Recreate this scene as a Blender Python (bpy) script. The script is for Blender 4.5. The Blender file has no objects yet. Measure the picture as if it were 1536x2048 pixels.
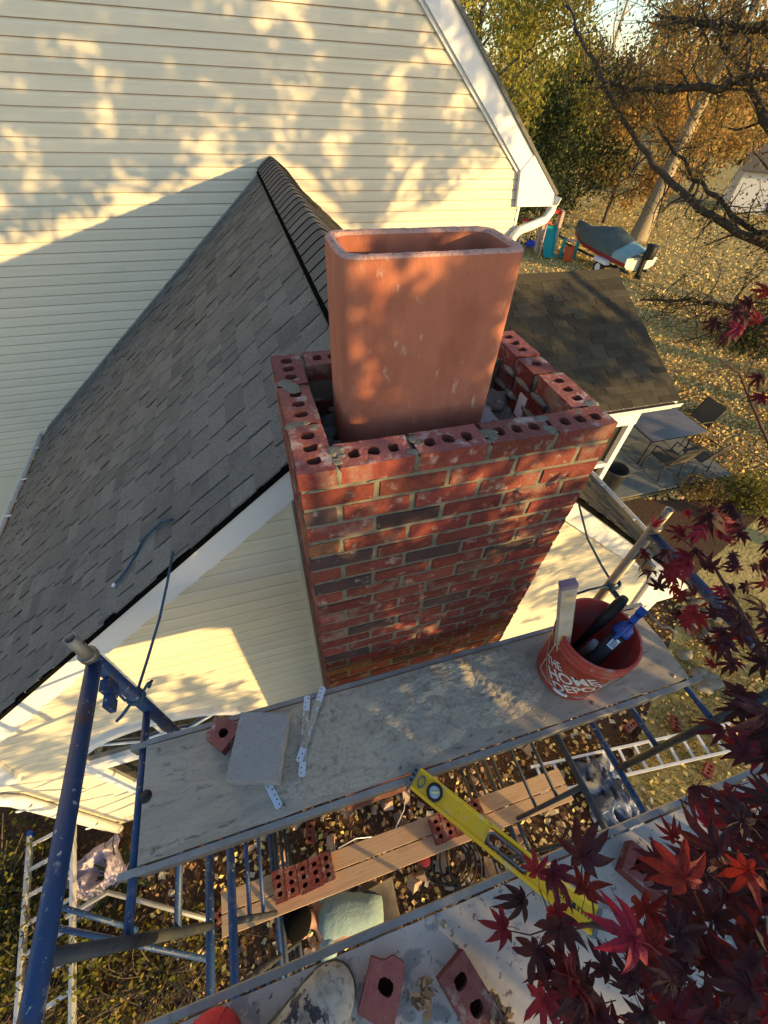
import bpy, bmesh, math, random
import numpy as np
from mathutils import Vector, Matrix, noise as mnoise
random.seed(7)
RNG = np.random.default_rng(7)
scene = bpy.context.scene
COL = scene.collection
# ------------------------------------------------------------------ camera
CAM = np.array([-0.0356, -0.7396, 0.6552])
YAW, PITCH, ROLL, FPX = 0.3328, -0.8199, 0.0608, 825.16
_cy, _sy, _cp, _sp = math.cos(YAW), math.sin(YAW), math.cos(PITCH), math.sin(PITCH)
CF = np.array([_sy*_cp, _cy*_cp, _sp]); _r = np.array([_cy, -_sy, 0.0]); _u = np.cross(_r, CF)
CR = math.cos(ROLL)*_r + math.sin(ROLL)*_u
CU = -math.sin(ROLL)*_r + math.cos(ROLL)*_u
cam_data = bpy.data.cameras.new('camera'); cam = bpy.data.objects.new('camera', cam_data); COL.objects.link(cam)
cam_data.sensor_fit = 'VERTICAL'; cam_data.sensor_height = 36.0; cam_data.lens = 36.0*FPX/2048
cam_data.clip_start = 0.02; cam_data.clip_end = 2000
M = Matrix.Identity(4)
for i in range(3):
    M[i][0] = CR[i]; M[i][1] = CU[i]; M[i][2] = -CF[i]; M[i][3] = CAM[i]
cam.matrix_world = M
scene.camera = cam
# ------------------------------------------------------------------ light
SUN_TO = Vector((0.81, -1.0, 0.245)).normalized()
world = bpy.data.worlds.new('World'); scene.world = world; world.use_nodes = True
wn = world.node_tree
sky = wn.nodes.new('ShaderNodeTexSky'); sky.sky_type = 'NISHITA'; sky.sun_disc = False
sky.sun_elevation = math.asin(SUN_TO.z); sky.sun_rotation = math.atan2(SUN_TO.x, SUN_TO.y)
sky.air_density = 1.0; sky.dust_density = 0.6; sky.ozone_density = 1.8
bg = wn.nodes['Background']; bg.inputs[1].default_value = 0.15
wn.links.new(sky.outputs[0], bg.inputs[0])
sun_d = bpy.data.lights.new('sun', 'SUN'); sun_d.energy = 3.7; sun_d.angle = math.radians(0.5); sun_d.color = (1.0, 0.66, 0.24)
sun = bpy.data.objects.new('sun', sun_d); COL.objects.link(sun); sun.rotation_euler = SUN_TO.to_track_quat('Z', 'Y').to_euler()
vs = scene.view_settings; vs.view_transform = 'Standard'; vs.look = 'None'; vs.gamma = 1.0; vs.use_curve_mapping = False
vs.exposure = 1.15
scene.cycles.max_bounces = 6; scene.cycles.diffuse_bounces = 3; scene.cycles.transparent_max_bounces = 8
scene.cycles.use_denoising = True

GZ = -5.3      # ground level; z = 0 is the top of the brickwork
DECK = -1.03   # walk board level
def ray(x, y): return CF + CR*(x-768)/FPX - CU*(y-1024)/FPX
def pz(x, y, z):
    d = ray(x, y); return Vector(CAM + d*(z-CAM[2])/d[2])
def py(x, y, Y):
    d = ray(x, y); return Vector(CAM + d*(Y-CAM[1])/d[1])
def pd(x, y, t): return Vector(CAM + ray(x, y)*t)
def az(x, dist, y=300, z=GZ):
    d = ray(x, y); h = math.hypot(d[0], d[1]); return Vector((CAM[0]+d[0]/h*dist, CAM[1]+d[1]/h*dist, z))

# ------------------------------------------------------------------ object helpers
WM = {}
def _parent(o, p):
    o.parent = p; o.matrix_parent_inverse = WM[p.name].inverted()
def empty(name, loc, label, cat, group=None, kind=None):
    o = bpy.data.objects.new(name, None); COL.objects.link(o); o.location = loc
    o.empty_display_size = 0.1
    WM[o.name] = Matrix.Translation(Vector(loc)); tag(o, label, cat, group, kind); return o
def tag(o, label=None, cat=None, group=None, kind=None):
    if label: o['label'] = label
    if cat: o['category'] = cat
    if group: o['group'] = group
    if kind: o['kind'] = kind
    return o
def place(name, mesh, parent=None, mw=None):
    o = bpy.data.objects.new(name, mesh); COL.objects.link(o)
    mw = mw or Matrix.Identity(4)
    if parent: _parent(o, parent)
    o.matrix_basis = mw; WM[o.name] = mw.copy(); return o
def frame(o, ax, ay, az_):
    ax, ay, az_ = Vector(ax).normalized(), Vector(ay).normalized(), Vector(az_).normalized()
    m = Matrix.Identity(4)
    for i in range(3): m[i][0] = ax[i]; m[i][1] = ay[i]; m[i][2] = az_[i]; m[i][3] = o[i]
    return m
def rotz(a, loc=(0, 0, 0)): return Matrix.Translation(Vector(loc)) @ Matrix.Rotation(a, 4, 'Z')

class MB:
    def __init__(s): s.v = []; s.f = []; s.sm = []; s.mi = []
    def add(s, vs_, fs, smooth=False, mi=0):
        b = len(s.v); s.v += [tuple(v) for v in vs_]
        for f in fs: s.f.append([i+b for i in f]); s.sm.append(smooth); s.mi.append(mi)
        return s
    def box(s, a, b, m=None, mi=0):
        x0, y0, z0 = a; x1, y1, z1 = b
        c = [Vector(p) for p in [(x0,y0,z0),(x1,y0,z0),(x1,y1,z0),(x0,y1,z0),(x0,y0,z1),(x1,y0,z1),(x1,y1,z1),(x0,y1,z1)]]
        if m: c = [m @ p for p in c]
        return s.add(c, [(3,2,1,0),(4,5,6,7),(0,1,5,4),(1,2,6,5),(2,3,7,6),(3,0,4,7)], False, mi)
    def tube(s, pts, r, n=10, caps=True, smooth=True, mi=0):
        pts = [Vector(p) for p in pts]; rs = r if isinstance(r, (list, tuple)) else [r]*len(pts)
        vs_ = []; up = None
        for i, p in enumerate(pts):
            t = (pts[min(i+1, len(pts)-1)] - pts[max(i-1, 0)]).normalized()
            if up is None: up = t.orthogonal().normalized()
            up = (up - t*up.dot(t)); up = up.normalized() if up.length > 1e-6 else t.orthogonal().normalized()
            w = t.cross(up)
            for k in range(n):
                a = 2*math.pi*k/n; vs_.append(p + (up*math.cos(a) + w*math.sin(a))*rs[i])
        fs = []
        for i in range(len(pts)-1):
            for k in range(n): fs.append((i*n+k, i*n+(k+1)%n, (i+1)*n+(k+1)%n, (i+1)*n+k))
        s.add(vs_, fs, smooth, mi)
        if caps:
            b = len(s.v) - len(vs_)
            s.f.append([b+k for k in reversed(range(n))]); s.sm.append(False); s.mi.append(mi)
            e = b + (len(pts)-1)*n; s.f.append([e+k for k in range(n)]); s.sm.append(False); s.mi.append(mi)
        return s
    def lathe(s, prof, o=(0, 0, 0), n=32, smooth=True, m=None, mi=0):
        vs_ = []
        for r, z in prof:
            for k in range(n):
                a = 2*math.pi*k/n; v = Vector((r*math.cos(a), r*math.sin(a), z)); vs_.append((m @ v) if m else v + Vector(o))
        fs = [(i*n+k, i*n+(k+1)%n, (i+1)*n+(k+1)%n, (i+1)*n+k) for i in range(len(prof)-1) for k in range(n)]
        return s.add(vs_, fs, smooth, mi)
    def prism(s, poly, d, smooth=False, mi=0):
        n = len(poly); d = Vector(d); a = [Vector(p) for p in poly]
        return s.add(a + [p+d for p in a], [tuple(reversed(range(n))), tuple(range(n, 2*n))] + [(i, (i+1)%n, n+(i+1)%n, n+i) for i in range(n)], smooth, mi)
    def loft(s, rings, caps=True, smooth=True, mi=0):
        n = len(rings[0]); vs_ = [v for r in rings for v in r]
        fs = [(i*n+k, i*n+(k+1)%n, (i+1)*n+(k+1)%n, (i+1)*n+k) for i in range(len(rings)-1) for k in range(n)]
        if caps: fs += [tuple(reversed(range(n))), tuple(range((len(rings)-1)*n, len(rings)*n))]
        return s.add(vs_, fs, smooth, mi)
    def mesh(s, name, mats):
        me = bpy.data.meshes.new(name); me.from_pydata(s.v, [], s.f)
        me.polygons.foreach_set('use_smooth', s.sm); me.polygons.foreach_set('material_index', s.mi)
        for m in (mats if isinstance(mats, (list, tuple)) else [mats]): me.materials.append(m)
        me.update(); return me
    def build(s, name, mats, parent=None, mw=None, fix=False):
        me = s.mesh(name, mats)
        if fix:
            bm = bmesh.new(); bm.from_mesh(me); bmesh.ops.recalc_face_normals(bm, faces=bm.faces); bm.to_mesh(me); bm.free()
        return place(name, me, parent, mw)
def bevel(me, w, seg=1):
    bm = bmesh.new(); bm.from_mesh(me)
    bmesh.ops.bevel(bm, geom=list(bm.edges), offset=w, segments=seg, affect='EDGES', profile=0.6)
    bm.to_mesh(me); bm.free(); return me
def quads_mesh(name, V, mats, nper=4, smooth=False):
    V = np.asarray(V, dtype=np.float32).reshape(-1, 3); nf = len(V)//nper
    me = bpy.data.meshes.new(name); me.vertices.add(len(V)); me.vertices.foreach_set('co', V.ravel())
    me.loops.add(len(V)); me.loops.foreach_set('vertex_index', np.arange(len(V), dtype=np.int32))
    me.polygons.add(nf); me.polygons.foreach_set('loop_start', np.arange(0, len(V), nper, dtype=np.int32))
    me.polygons.foreach_set('loop_total', np.full(nf, nper, dtype=np.int32))
    for m in (mats if isinstance(mats, (list, tuple)) else [mats]): me.materials.append(m)
    me.update(calc_edges=True); return me
def leaf_quads(cent, size, rng, flat=0.0, aspect=0.55):
    n = len(cent); a = rng.normal(size=(n, 3)); b = rng.normal(size=(n, 3))
    a[:, 2] *= (1-flat); b[:, 2] *= (1-flat)
    a /= np.linalg.norm(a, axis=1)[:, None]; b -= a*(a*b).sum(1)[:, None]; b /= np.linalg.norm(b, axis=1)[:, None]
    s = (size*rng.uniform(0.6, 1.35, n))[:, None]
    return np.stack([cent-a*s*.5, cent+b*s*.5*aspect+a*s*.05, cent+a*s*.5, cent-b*s*.5*aspect+a*s*.05], 1)

# ------------------------------------------------------------------ materials
def mat(name, cols, scale=8, rough=0.8, bump=0.0, bscale=None, rand=0.0, island=0.0, metal=0.0, layers=(), stretch=None,
        transl=0.0, detail=6, lo=0.3, hi=0.7, spec=0.3, coord='Object', bdist=0.005, hue=0.0):
    m = bpy.data.materials.new(name); m.use_nodes = True; nt = m.node_tree; N = nt.nodes; L = nt.links
    p = N['Principled BSDF']; p.inputs['Roughness'].default_value = rough; p.inputs['Metallic'].default_value = metal
    p.inputs['Specular IOR Level'].default_value = spec
    tc = N.new('ShaderNodeTexCoord'); vec = tc.outputs[coord]
    if rand and coord == 'Object':
        oi0 = N.new('ShaderNodeObjectInfo'); sc_ = N.new('ShaderNodeVectorMath'); sc_.operation = 'ADD'
        mu = N.new('ShaderNodeMath'); mu.operation = 'MULTIPLY'; mu.inputs[1].default_value = 37.0
        L.new(oi0.outputs['Random'], mu.inputs[0]); L.new(vec, sc_.inputs[0]); L.new(mu.outputs[0], sc_.inputs[1]); vec = sc_.outputs[0]
    if stretch:
        mp = N.new('ShaderNodeMapping'); mp.inputs['Scale'].default_value = stretch; L.new(vec, mp.inputs[0]); vec = mp.outputs[0]
    def nz(sc, det=detail):
        t = N.new('ShaderNodeTexNoise'); t.inputs['Scale'].default_value = sc; t.inputs['Detail'].default_value = det
        t.inputs['Roughness'].default_value = 0.6; L.new(vec, t.inputs['Vector']); return t.outputs['Fac']
    rp = N.new('ShaderNodeValToRGB'); el = rp.color_ramp.elements
    k = len(cols)
    for i, c in enumerate(cols):
        pos = lo + (hi-lo)*(i/max(1, k-1))
        e = el[i] if i < 2 else el.new(pos)
        e.position = pos; e.color = (*c, 1)
    if k == 1: el[1].color = (*cols[0], 1)
    L.new(nz(scale), rp.inputs[0]); out = rp.outputs[0]
    for (c, sc, l0, l1, amt) in layers:
        mr = N.new('ShaderNodeMapRange'); mr.inputs[1].default_value = l0; mr.inputs[2].default_value = l1
        mr.inputs[3].default_value = 0; mr.inputs[4].default_value = amt; L.new(nz(sc), mr.inputs[0])
        mx = N.new('ShaderNodeMix'); mx.data_type = 'RGBA'; L.new(mr.outputs[0], mx.inputs[0]); L.new(out, mx.inputs[6]); mx.inputs[7].default_value = (*c, 1)
        out = mx.outputs[2]
    if rand or island:
        src = N.new('ShaderNodeObjectInfo').outputs['Random'] if rand else N.new('ShaderNodeNewGeometry').outputs['Random Per Island']
        amt = rand or island
        mr = N.new('ShaderNodeMapRange'); mr.inputs[3].default_value = 1-amt; mr.inputs[4].default_value = 1+amt; L.new(src, mr.inputs[0])
        hs = N.new('ShaderNodeHueSaturation'); L.new(mr.outputs[0], hs.inputs['Value']); L.new(out, hs.inputs['Color'])
        if hue:
            wnz = N.new('ShaderNodeTexWhiteNoise'); wnz.noise_dimensions = '1D'; L.new(src, wnz.inputs['W'])
            m2 = N.new('ShaderNodeMapRange'); m2.inputs[3].default_value = 0.5-hue; m2.inputs[4].default_value = 0.5+hue; L.new(wnz.outputs[0], m2.inputs[0]); L.new(m2.outputs[0], hs.inputs['Hue'])
        out = hs.outputs[0]
    L.new(out, p.inputs['Base Color'])
    if bump:
        bp = N.new('ShaderNodeBump'); bp.inputs['Strength'].default_value = bump; bp.inputs['Distance'].default_value = bdist
        L.new(nz(bscale or scale*4), bp.inputs['Height']); L.new(bp.outputs[0], p.inputs['Normal'])
    if transl:
        tr = N.new('ShaderNodeBsdfTranslucent'); L.new(out, tr.inputs[0]); ms = N.new('ShaderNodeMixShader'); ms.inputs[0].default_value = transl
        L.new(p.outputs[0], ms.inputs[1]); L.new(tr.outputs[0], ms.inputs[2]); L.new(ms.outputs[0], N['Material Output'].inputs[0])
    return m
BR = dict(rough=0.9, bump=0.7, bscale=80, rand=0.25, hue=0.006, bdist=0.006)
WHT = (0.42, 0.36, 0.31)
M_brick = mat('brick red', [(.125,.031,.025),(.19,.046,.034),(.155,.038,.03)], 14, layers=[(WHT, 22, .57, .70, .60), ((.15,.022,.018), 60, .54, .64, .6), ((.33,.29,.22), 7, .55, .68, .45)], **BR)
M_brickd = mat('brick charcoal', [(.055,.035,.035),(.10,.05,.045)], 14, layers=[(WHT, 26, .62, .74, .5)], **BR)
M_brickb = mat('brick brown', [(.16,.075,.04),(.22,.10,.05)], 14, layers=[(WHT, 26, .62, .74, .4)], **BR)
M_brickt = mat('brick pink top', [(.20,.062,.052),(.28,.098,.082),(.235,.078,.066)], 20, layers=[((.52,.47,.42), 15, .54, .66, .75), ((.22,.06,.05), 70, .55, .65, .5)], **BR)
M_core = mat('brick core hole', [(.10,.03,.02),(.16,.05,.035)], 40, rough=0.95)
M_mortar = mat('grey mortar', [(.105,.098,.075),(.185,.175,.132),(.145,.137,.104)], 18, rough=0.95, bump=0.6, bscale=70)
M_mortarl = mat('fresh mortar lump', [(.12,.117,.10),(.22,.21,.17)], 12, rough=0.95, bump=0.7, bscale=60, layers=[((.5,.5,.47), 22, .60, .70, .6)])
M_flue = mat('terracotta flue', [(.30,.098,.062),(.41,.150,.092),(.35,.118,.074)], 6, rough=0.88, bump=0.45, bscale=110, bdist=0.004,
             layers=[((.55,.38,.31), 30, .63, .70, .7), ((.22,.064,.042), 4, .5, .68, .55), ((.46,.26,.19), 11, .60, .72, .5), ((.24,.10,.08), 90, .66, .70, .7)], stretch=(1, 1, 0.45))
M_rim = mat('flue rim', [(.30,.15,.12),(.52,.32,.27),(.40,.22,.18)], 60, rough=0.95, bump=1.0, bscale=120)
M_side = mat('cream vinyl siding', [(.68,.62,.475),(.73,.67,.525)], 2.5, rough=0.55, bump=0.08, bscale=60, stretch=(.3, 1, 6), rand=0.035,
             layers=[((.56,.51,.40), 3, .55, .75, .45), ((.75,.71,.61), 1.2, .5, .7, .3)])
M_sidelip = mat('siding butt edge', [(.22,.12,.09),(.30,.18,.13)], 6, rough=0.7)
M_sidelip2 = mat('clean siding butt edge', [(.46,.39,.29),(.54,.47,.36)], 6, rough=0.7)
M_white = mat('white trim', [(.74,.75,.76),(.80,.80,.79)], 3, rough=0.45, layers=[((.55,.53,.47), 6, .6, .8, .3)])
M_gutter = mat('white gutter metal', [(.72,.72,.70),(.78,.77,.74)], 5, rough=0.4, layers=[((.38,.34,.27), 7, .58, .75, .55)])
M_gutin = mat('gutter leaf litter', [(.05,.035,.022),(.20,.10,.04),(.09,.06,.035)], 30, rough=0.95, bump=0.6)
M_shingle = mat('asphalt shingle', [(.055,.055,.053),(.185,.182,.172),(.10,.10,.096)], 85, rough=0.95, bump=0.9, bscale=110, rand=0.15,
                layers=[((.34,.34,.32), 140, .60, .68, .5), ((.085,.083,.092), 2.0, .48, .62, .5)], spec=0.15)
M_shinglem = mat('asphalt shingle field', [(.058,.058,.055),(.175,.172,.162),(.10,.10,.096)], 60, rough=0.95, bump=0.4, bscale=300, island=0.15, spec=0.15)
M_cap = mat('ridge cap shingle', [(.085,.083,.080),(.15,.146,.14)], 220, rough=0.9, bump=0.5, bscale=300, rand=0.16, spec=0.25)
M_black = mat('black vent and slot shade', [(.004,.004,.004),(.009,.009,.009)], 60, rough=1.0, spec=0.0)  # vent plastic, and the painted shade seen through the shingle slots
M_porchsh = mat('mossy brown shingle', [(.034,.031,.025),(.066,.058,.042),(.046,.041,.031)], 60, rough=0.95, bump=0.4, bscale=200, island=0.25, spec=0.1)
M_glass = mat('dark window glass', [(.02,.022,.02),(.05,.05,.04)], 3, rough=0.05, spec=0.6)
M_ply = mat('plywood deck', [(.33,.275,.21),(.45,.385,.30),(.38,.325,.25)], 4, rough=0.9, bump=0.3, bscale=60, stretch=(.8, 3.5, 1),
            layers=[((.36,.325,.26), 3.0, .42, .62, .8), ((.26,.23,.19), 6, .54, .66, .6), ((.13,.11,.09), 18, .60, .67, .7), ((.28,.25,.21), 55, .56, .64, .7)])
M_ply2 = mat('worn grey deck', [(.40,.365,.32),(.50,.46,.41),(.44,.405,.36)], 5, rough=0.9, bump=0.2, bscale=50,
             layers=[((.30,.29,.27), 4, .5, .66, .5), ((.22,.22,.22), 13, .58, .63, .8), ((.10,.095,.09), 44, .61, .66, .85), ((.42,.20,.17), 7, .70, .74, .5)])
M_alu = mat('dull aluminium', [(.24,.235,.22),(.36,.35,.33)], 12, rough=0.55, metal=0.35, bump=0.15, bscale=80, layers=[((.20,.18,.15), 20, .58, .7, .6)])
M_lad = mat('ladder aluminium', [(.60,.60,.58),(.74,.73,.70)], 9, rough=0.45, metal=0.3, layers=[((.38,.35,.30), 14, .6, .72, .5)])
M_blue = mat('scaffold blue paint', [(.009,.032,.105),(.015,.050,.145),(.011,.040,.12)], 6, rough=0.5, bump=0.12, bscale=50, spec=0.4,
             layers=[((.15,.17,.20), 18, .58, .68, .6), ((.50,.48,.44), 60, .64, .67, .85), ((.085,.042,.022), 10, .58, .66, .75), ((.38,.36,.32), 9, .66, .72, .6)])
M_steel = mat('dirty galvanised steel', [(.20,.18,.14),(.36,.32,.25)], 14, rough=0.5, metal=0.5, bump=0.15, bscale=60, layers=[((.12,.07,.045), 18, .58, .7, .6)])
M_darkst = mat('weathered dark scaffold steel', [(.025,.038,.06),(.07,.075,.08)], 10, rough=0.6, metal=0.2, layers=[((.13,.09,.06), 14, .60, .70, .5), ((.4,.38,.34), 60, .68, .72, .7)])
M_plank = mat('pine plank', [(.36,.22,.12),(.47,.31,.18),(.40,.26,.145)], 4, rough=0.8, bump=0.15, bscale=30, stretch=(1, 9, 1), rand=0.06,
              layers=[((.33,.19,.10), 5, .56, .68, .6)])
M_bucket = mat('orange red bucket plastic', [(.46,.052,.032),(.54,.075,.042)], 4, rough=0.5, spec=0.4, layers=[((.58,.27,.22), 8, .48, .70, .6), ((.46,.36,.32), 30, .58, .68, .55), ((.30,.06,.045), 16, .60, .70, .4)])
M_bucketi = mat('bucket inside', [(.50,.05,.035),(.60,.08,.06)], 6, rough=0.6, layers=[((.30,.22,.21), 4, .48, .66, .75)])
M_ink = mat('white bucket print', [(.70,.68,.64)], 20, rough=0.6, layers=[((.6,.2,.13), 40, .60, .68, .6)])
M_yel = mat('yellow level paint', [(.86,.50,.010),(.92,.56,.014)], 6, rough=0.4, spec=0.5, layers=[((.62,.55,.36), 14, .56, .68, .65), ((.30,.22,.06), 60, .62, .67, .7), ((.55,.52,.46), 34, .62, .68, .6)])
M_yeld = mat('mortar stained level', [(.45,.40,.30),(.55,.50,.42),(.50,.30,.05)], 9, rough=0.8)
M_blk = mat('black rubber plastic', [(.014,.014,.015),(.03,.03,.032)], 20, rough=0.55)
M_grey = mat('grey plastic', [(.12,.13,.14),(.17,.18,.19)], 20, rough=0.6)
M_vial = mat('green vial', [(.55,.62,.25),(.65,.70,.40)], 20, rough=0.15)
M_cblue = mat('caulk gun blue', [(.010,.055,.30),(.015,.075,.38)], 10, rough=0.4, spec=0.5)
M_block = mat('concrete block', [(.21,.21,.205),(.33,.33,.32),(.26,.26,.255)], 130, rough=0.95, bump=0.7, bscale=160, layers=[((.22,.22,.22), 200, .60, .66, .6)])
M_tie = mat('galvanised wall tie', [(.66,.70,.76),(.74,.77,.82)], 10, rough=0.35, metal=0.35)
M_dust = mat('dry mortar spill', [(.27,.24,.185),(.47,.42,.325),(.36,.32,.25)], 40, rough=1.0, bump=0.8, bscale=120)
M_rope = mat('blue black rope', [(.015,.03,.05),(.04,.10,.16),(.02,.04,.07)], 90, rough=0.9, bump=0.5, bscale=120)
M_boot = mat('dusty tan boot leather', [(.20,.175,.14),(.40,.37,.31),(.30,.27,.22)], 16, rough=0.95, bump=0.8, bscale=40, layers=[((.03,.035,.05), 15, .58, .60, .95), ((.12,.10,.08), 45, .56, .62, .6), ((.45,.42,.37), 30, .58, .66, .5)])
M_sole = mat('boot sole', [(.06,.055,.05),(.12,.11,.10)], 30, rough=0.95)
M_redcap = mat('faded red cloth', [(.55,.045,.05),(.66,.07,.075)], 18, rough=0.9, bump=0.4, bscale=90, layers=[((.7,.5,.48), 20, .62, .72, .5)])
M_shirt = mat('pale mint shirt', [(.21,.29,.26),(.29,.38,.34)], 9, rough=0.95, bump=0.35, bscale=30, bdist=0.02)
M_pants = mat('dark work trousers', [(.06,.05,.04),(.10,.085,.07)], 12, rough=0.95)
M_skin = mat('skin', [(.34,.18,.12),(.40,.22,.15)], 12, rough=0.6)
M_hair = mat('black hair', [(.003,.003,.003),(.008,.007,.007)], 60, rough=1.0, bump=0.5, spec=0.05)
M_teal = mat('teal tool', [(.05,.40,.38),(.08,.50,.47)], 12, rough=0.5)
M_lav = mat('lavender cloth', [(.42,.36,.44),(.50,.44,.52)], 6, rough=0.95, bump=0.2, bscale=60)
M_denim = mat('blue tarpaulin', [(.028,.045,.10),(.055,.08,.16)], 8, rough=0.6, layers=[((.42,.45,.50), 5, .48, .60, .85)])  # pale grey noise patches are highlights painted into the cloth colour
M_mulch = mat('mulch soil', [(.030,.018,.011),(.085,.047,.026),(.05,.029,.017)], 14, rough=1.0, bump=1.0, bscale=40, bdist=0.03,
              layers=[((.24,.16,.09), 34, .60, .66, .7)])
M_lawn = mat('autumn lawn', [(.27,.23,.065),(.42,.34,.13),(.33,.28,.09)], 3, rough=1.0, bump=1.0, bscale=16, bdist=0.05, coord='Object',
             layers=[((.46,.33,.14), 9, .50, .60, .75), ((.14,.15,.035), 1.1, .52, .64, .5), ((.58,.45,.24), 26, .58, .64, .8)])
M_fall = mat('fallen leaves', [(.56,.38,.13),(.70,.51,.20),(.44,.28,.09)], 0.8, rough=0.9, island=0.4, hue=0.03)
M_stone = mat('patio flagstone', [(.12,.128,.112),(.18,.185,.162),(.145,.152,.135)], 4, rough=0.9, bump=0.2, bscale=30, rand=0.12)
M_rock = mat('fieldstone', [(.10,.095,.075),(.20,.185,.145)], 9, rough=0.95, bump=0.6, rand=0.25)
M_rubble = mat('brick rubble', [(.22,.14,.10),(.36,.27,.19),(.16,.09,.065)], 3, rough=0.95, island=0.45, hue=0.02)
M_chip = mat('wood chips', [(.12,.068,.036),(.23,.14,.078)], 3, rough=1.0, island=0.6)
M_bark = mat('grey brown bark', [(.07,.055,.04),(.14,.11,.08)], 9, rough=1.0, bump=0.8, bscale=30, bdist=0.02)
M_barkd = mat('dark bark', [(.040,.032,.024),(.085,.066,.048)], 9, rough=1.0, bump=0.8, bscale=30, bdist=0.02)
M_barkl = mat('pale sunlit bark', [(.26,.21,.14),(.38,.31,.21)], 9, rough=1.0, bump=0.8, bscale=20, bdist=0.03, stretch=(2, 2, .4))  # paler bark copy with the sunlight put into its colour
def leafmat(name, cols, isl=0.35, hue=0.03, tr=0.35): return mat(name, cols, 1.2, rough=0.7, island=isl, hue=hue, transl=tr, spec=0.2)
M_lfgreen = leafmat('yellow green leaves', [(.16,.18,.035),(.30,.26,.05),(.22,.21,.04)])  # leaf tone lightened to carry the haze over the far trees
M_lfdark = leafmat('dark evergreen leaves', [(.022,.035,.012),(.045,.058,.018)], tr=0.2)
M_lforange = leafmat('orange oak leaves', [(.33,.19,.055),(.46,.30,.10),(.38,.23,.07)])  # paled likewise, distance haze mixed into the leaf colour
M_lfbrown = leafmat('bronze oak leaves', [(.13,.095,.030),(.26,.175,.055),(.18,.125,.04)])
M_lfyel = leafmat('yellow shrub leaves', [(.26,.21,.02),(.12,.12,.025),(.40,.31,.03)])
M_red1 = mat('crimson maple leaf', [(.085,.0055,.010),(.20,.010,.017),(.125,.007,.012)], 16, rough=0.55, rand=0.5, hue=0.012, transl=0.30, spec=0.3, bump=.4, bscale=60)
M_red2 = mat('dark maple leaf', [(.028,.0045,.008),(.065,.007,.011)], 16, rough=0.5, rand=0.4, hue=0.012, transl=0.3, spec=0.35, bump=.4, bscale=60)
M_dry = mat('dry tan leaf', [(.30,.20,.11),(.42,.30,.18)], 14, rough=0.8, rand=0.2, transl=0.25)
M_twig = mat('maple twig', [(.05,.022,.018),(.10,.05,.035)], 30, rough=0.8)
M_tealp = mat('teal toy plastic', [(.01,.28,.29),(.015,.33,.33)], 4, rough=0.4)
M_redp = mat('red toy plastic', [(.55,.04,.035),(.62,.06,.045)], 4, rough=0.4)
M_pinkp = mat('faded pink toy plastic', [(.60,.42,.34),(.66,.48,.40)], 4, rough=0.5)
M_orp = mat('orange toy plastic', [(.70,.12,.025)], 4, rough=0.4)
M_blup = mat('blue toy plastic', [(.01,.05,.42)], 4, rough=0.4)
M_cover = mat('grey green boat cover', [(.075,.10,.09),(.13,.155,.14)], 4, rough=0.8, bump=0.3, bscale=8, bdist=0.04)
M_coverl = mat('pale teal boat cover', [(.22,.36,.37),(.29,.43,.44)], 4, rough=0.8)
M_hull = mat('white hull', [(.68,.64,.58),(.74,.70,.64)], 4, rough=0.3)
M_hullr = mat('red hull stripe', [(.32,.03,.03)], 4, rough=0.3)
M_screen = mat('dark porch screen', [(.020,.018,.014),(.04,.034,.026)], 3, rough=0.5)
M_table = mat('smoked glass table', [(.13,.12,.115),(.22,.19,.175)], 2, rough=0.25, spec=0.6)
M_bronze = mat('bronze patio metal', [(.05,.042,.032),(.09,.075,.055)], 20, rough=0.5, metal=0.3)
M_sling = mat('brown sling fabric', [(.085,.068,.048),(.12,.10,.07)], 30, rough=0.9)

# ================================================================== ground
def sheet(name, poly, z, m, **kw):
    return tag(MB().add([(x, y, z) for x, y in poly], [tuple(range(len(poly)))]).build(name, m), kind='structure', **kw)
g = MB(); nx = 60
def gh(x, y):
    d = math.hypot(x-6, y-6); h = max(0, d-55)/240; return GZ + 9*min(1, h)**1.3 + (0.25*mnoise.noise(Vector((x*.05, y*.05, 0))) if d > 20 else 0)
xs = [math.copysign(abs(t)**2.2*420, t) + 6 for t in np.linspace(-1, 1, nx)]
ys = [math.copysign(abs(t)**2.2*420, t) + 6 for t in np.linspace(-1, 1, nx)]
g.add([(x, y, gh(x, y)) for y in ys for x in xs], [(j*nx+i, j*nx+i+1, (j+1)*nx+i+1, (j+1)*nx+i) for j in range(nx-1) for i in range(nx-1)], True)
tag(g.build('lawn', M_lawn), kind='structure')
sheet('mulch_bed', [(-9, -5), (2.3, -5), (2.6, -1.2), (4.2, -0.1), (6.6, 1.6), (9.9, 2.7), (10.1, 3.55), (3.5, 3.55), (-9, 6)], GZ+.006, M_mulch)

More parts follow.
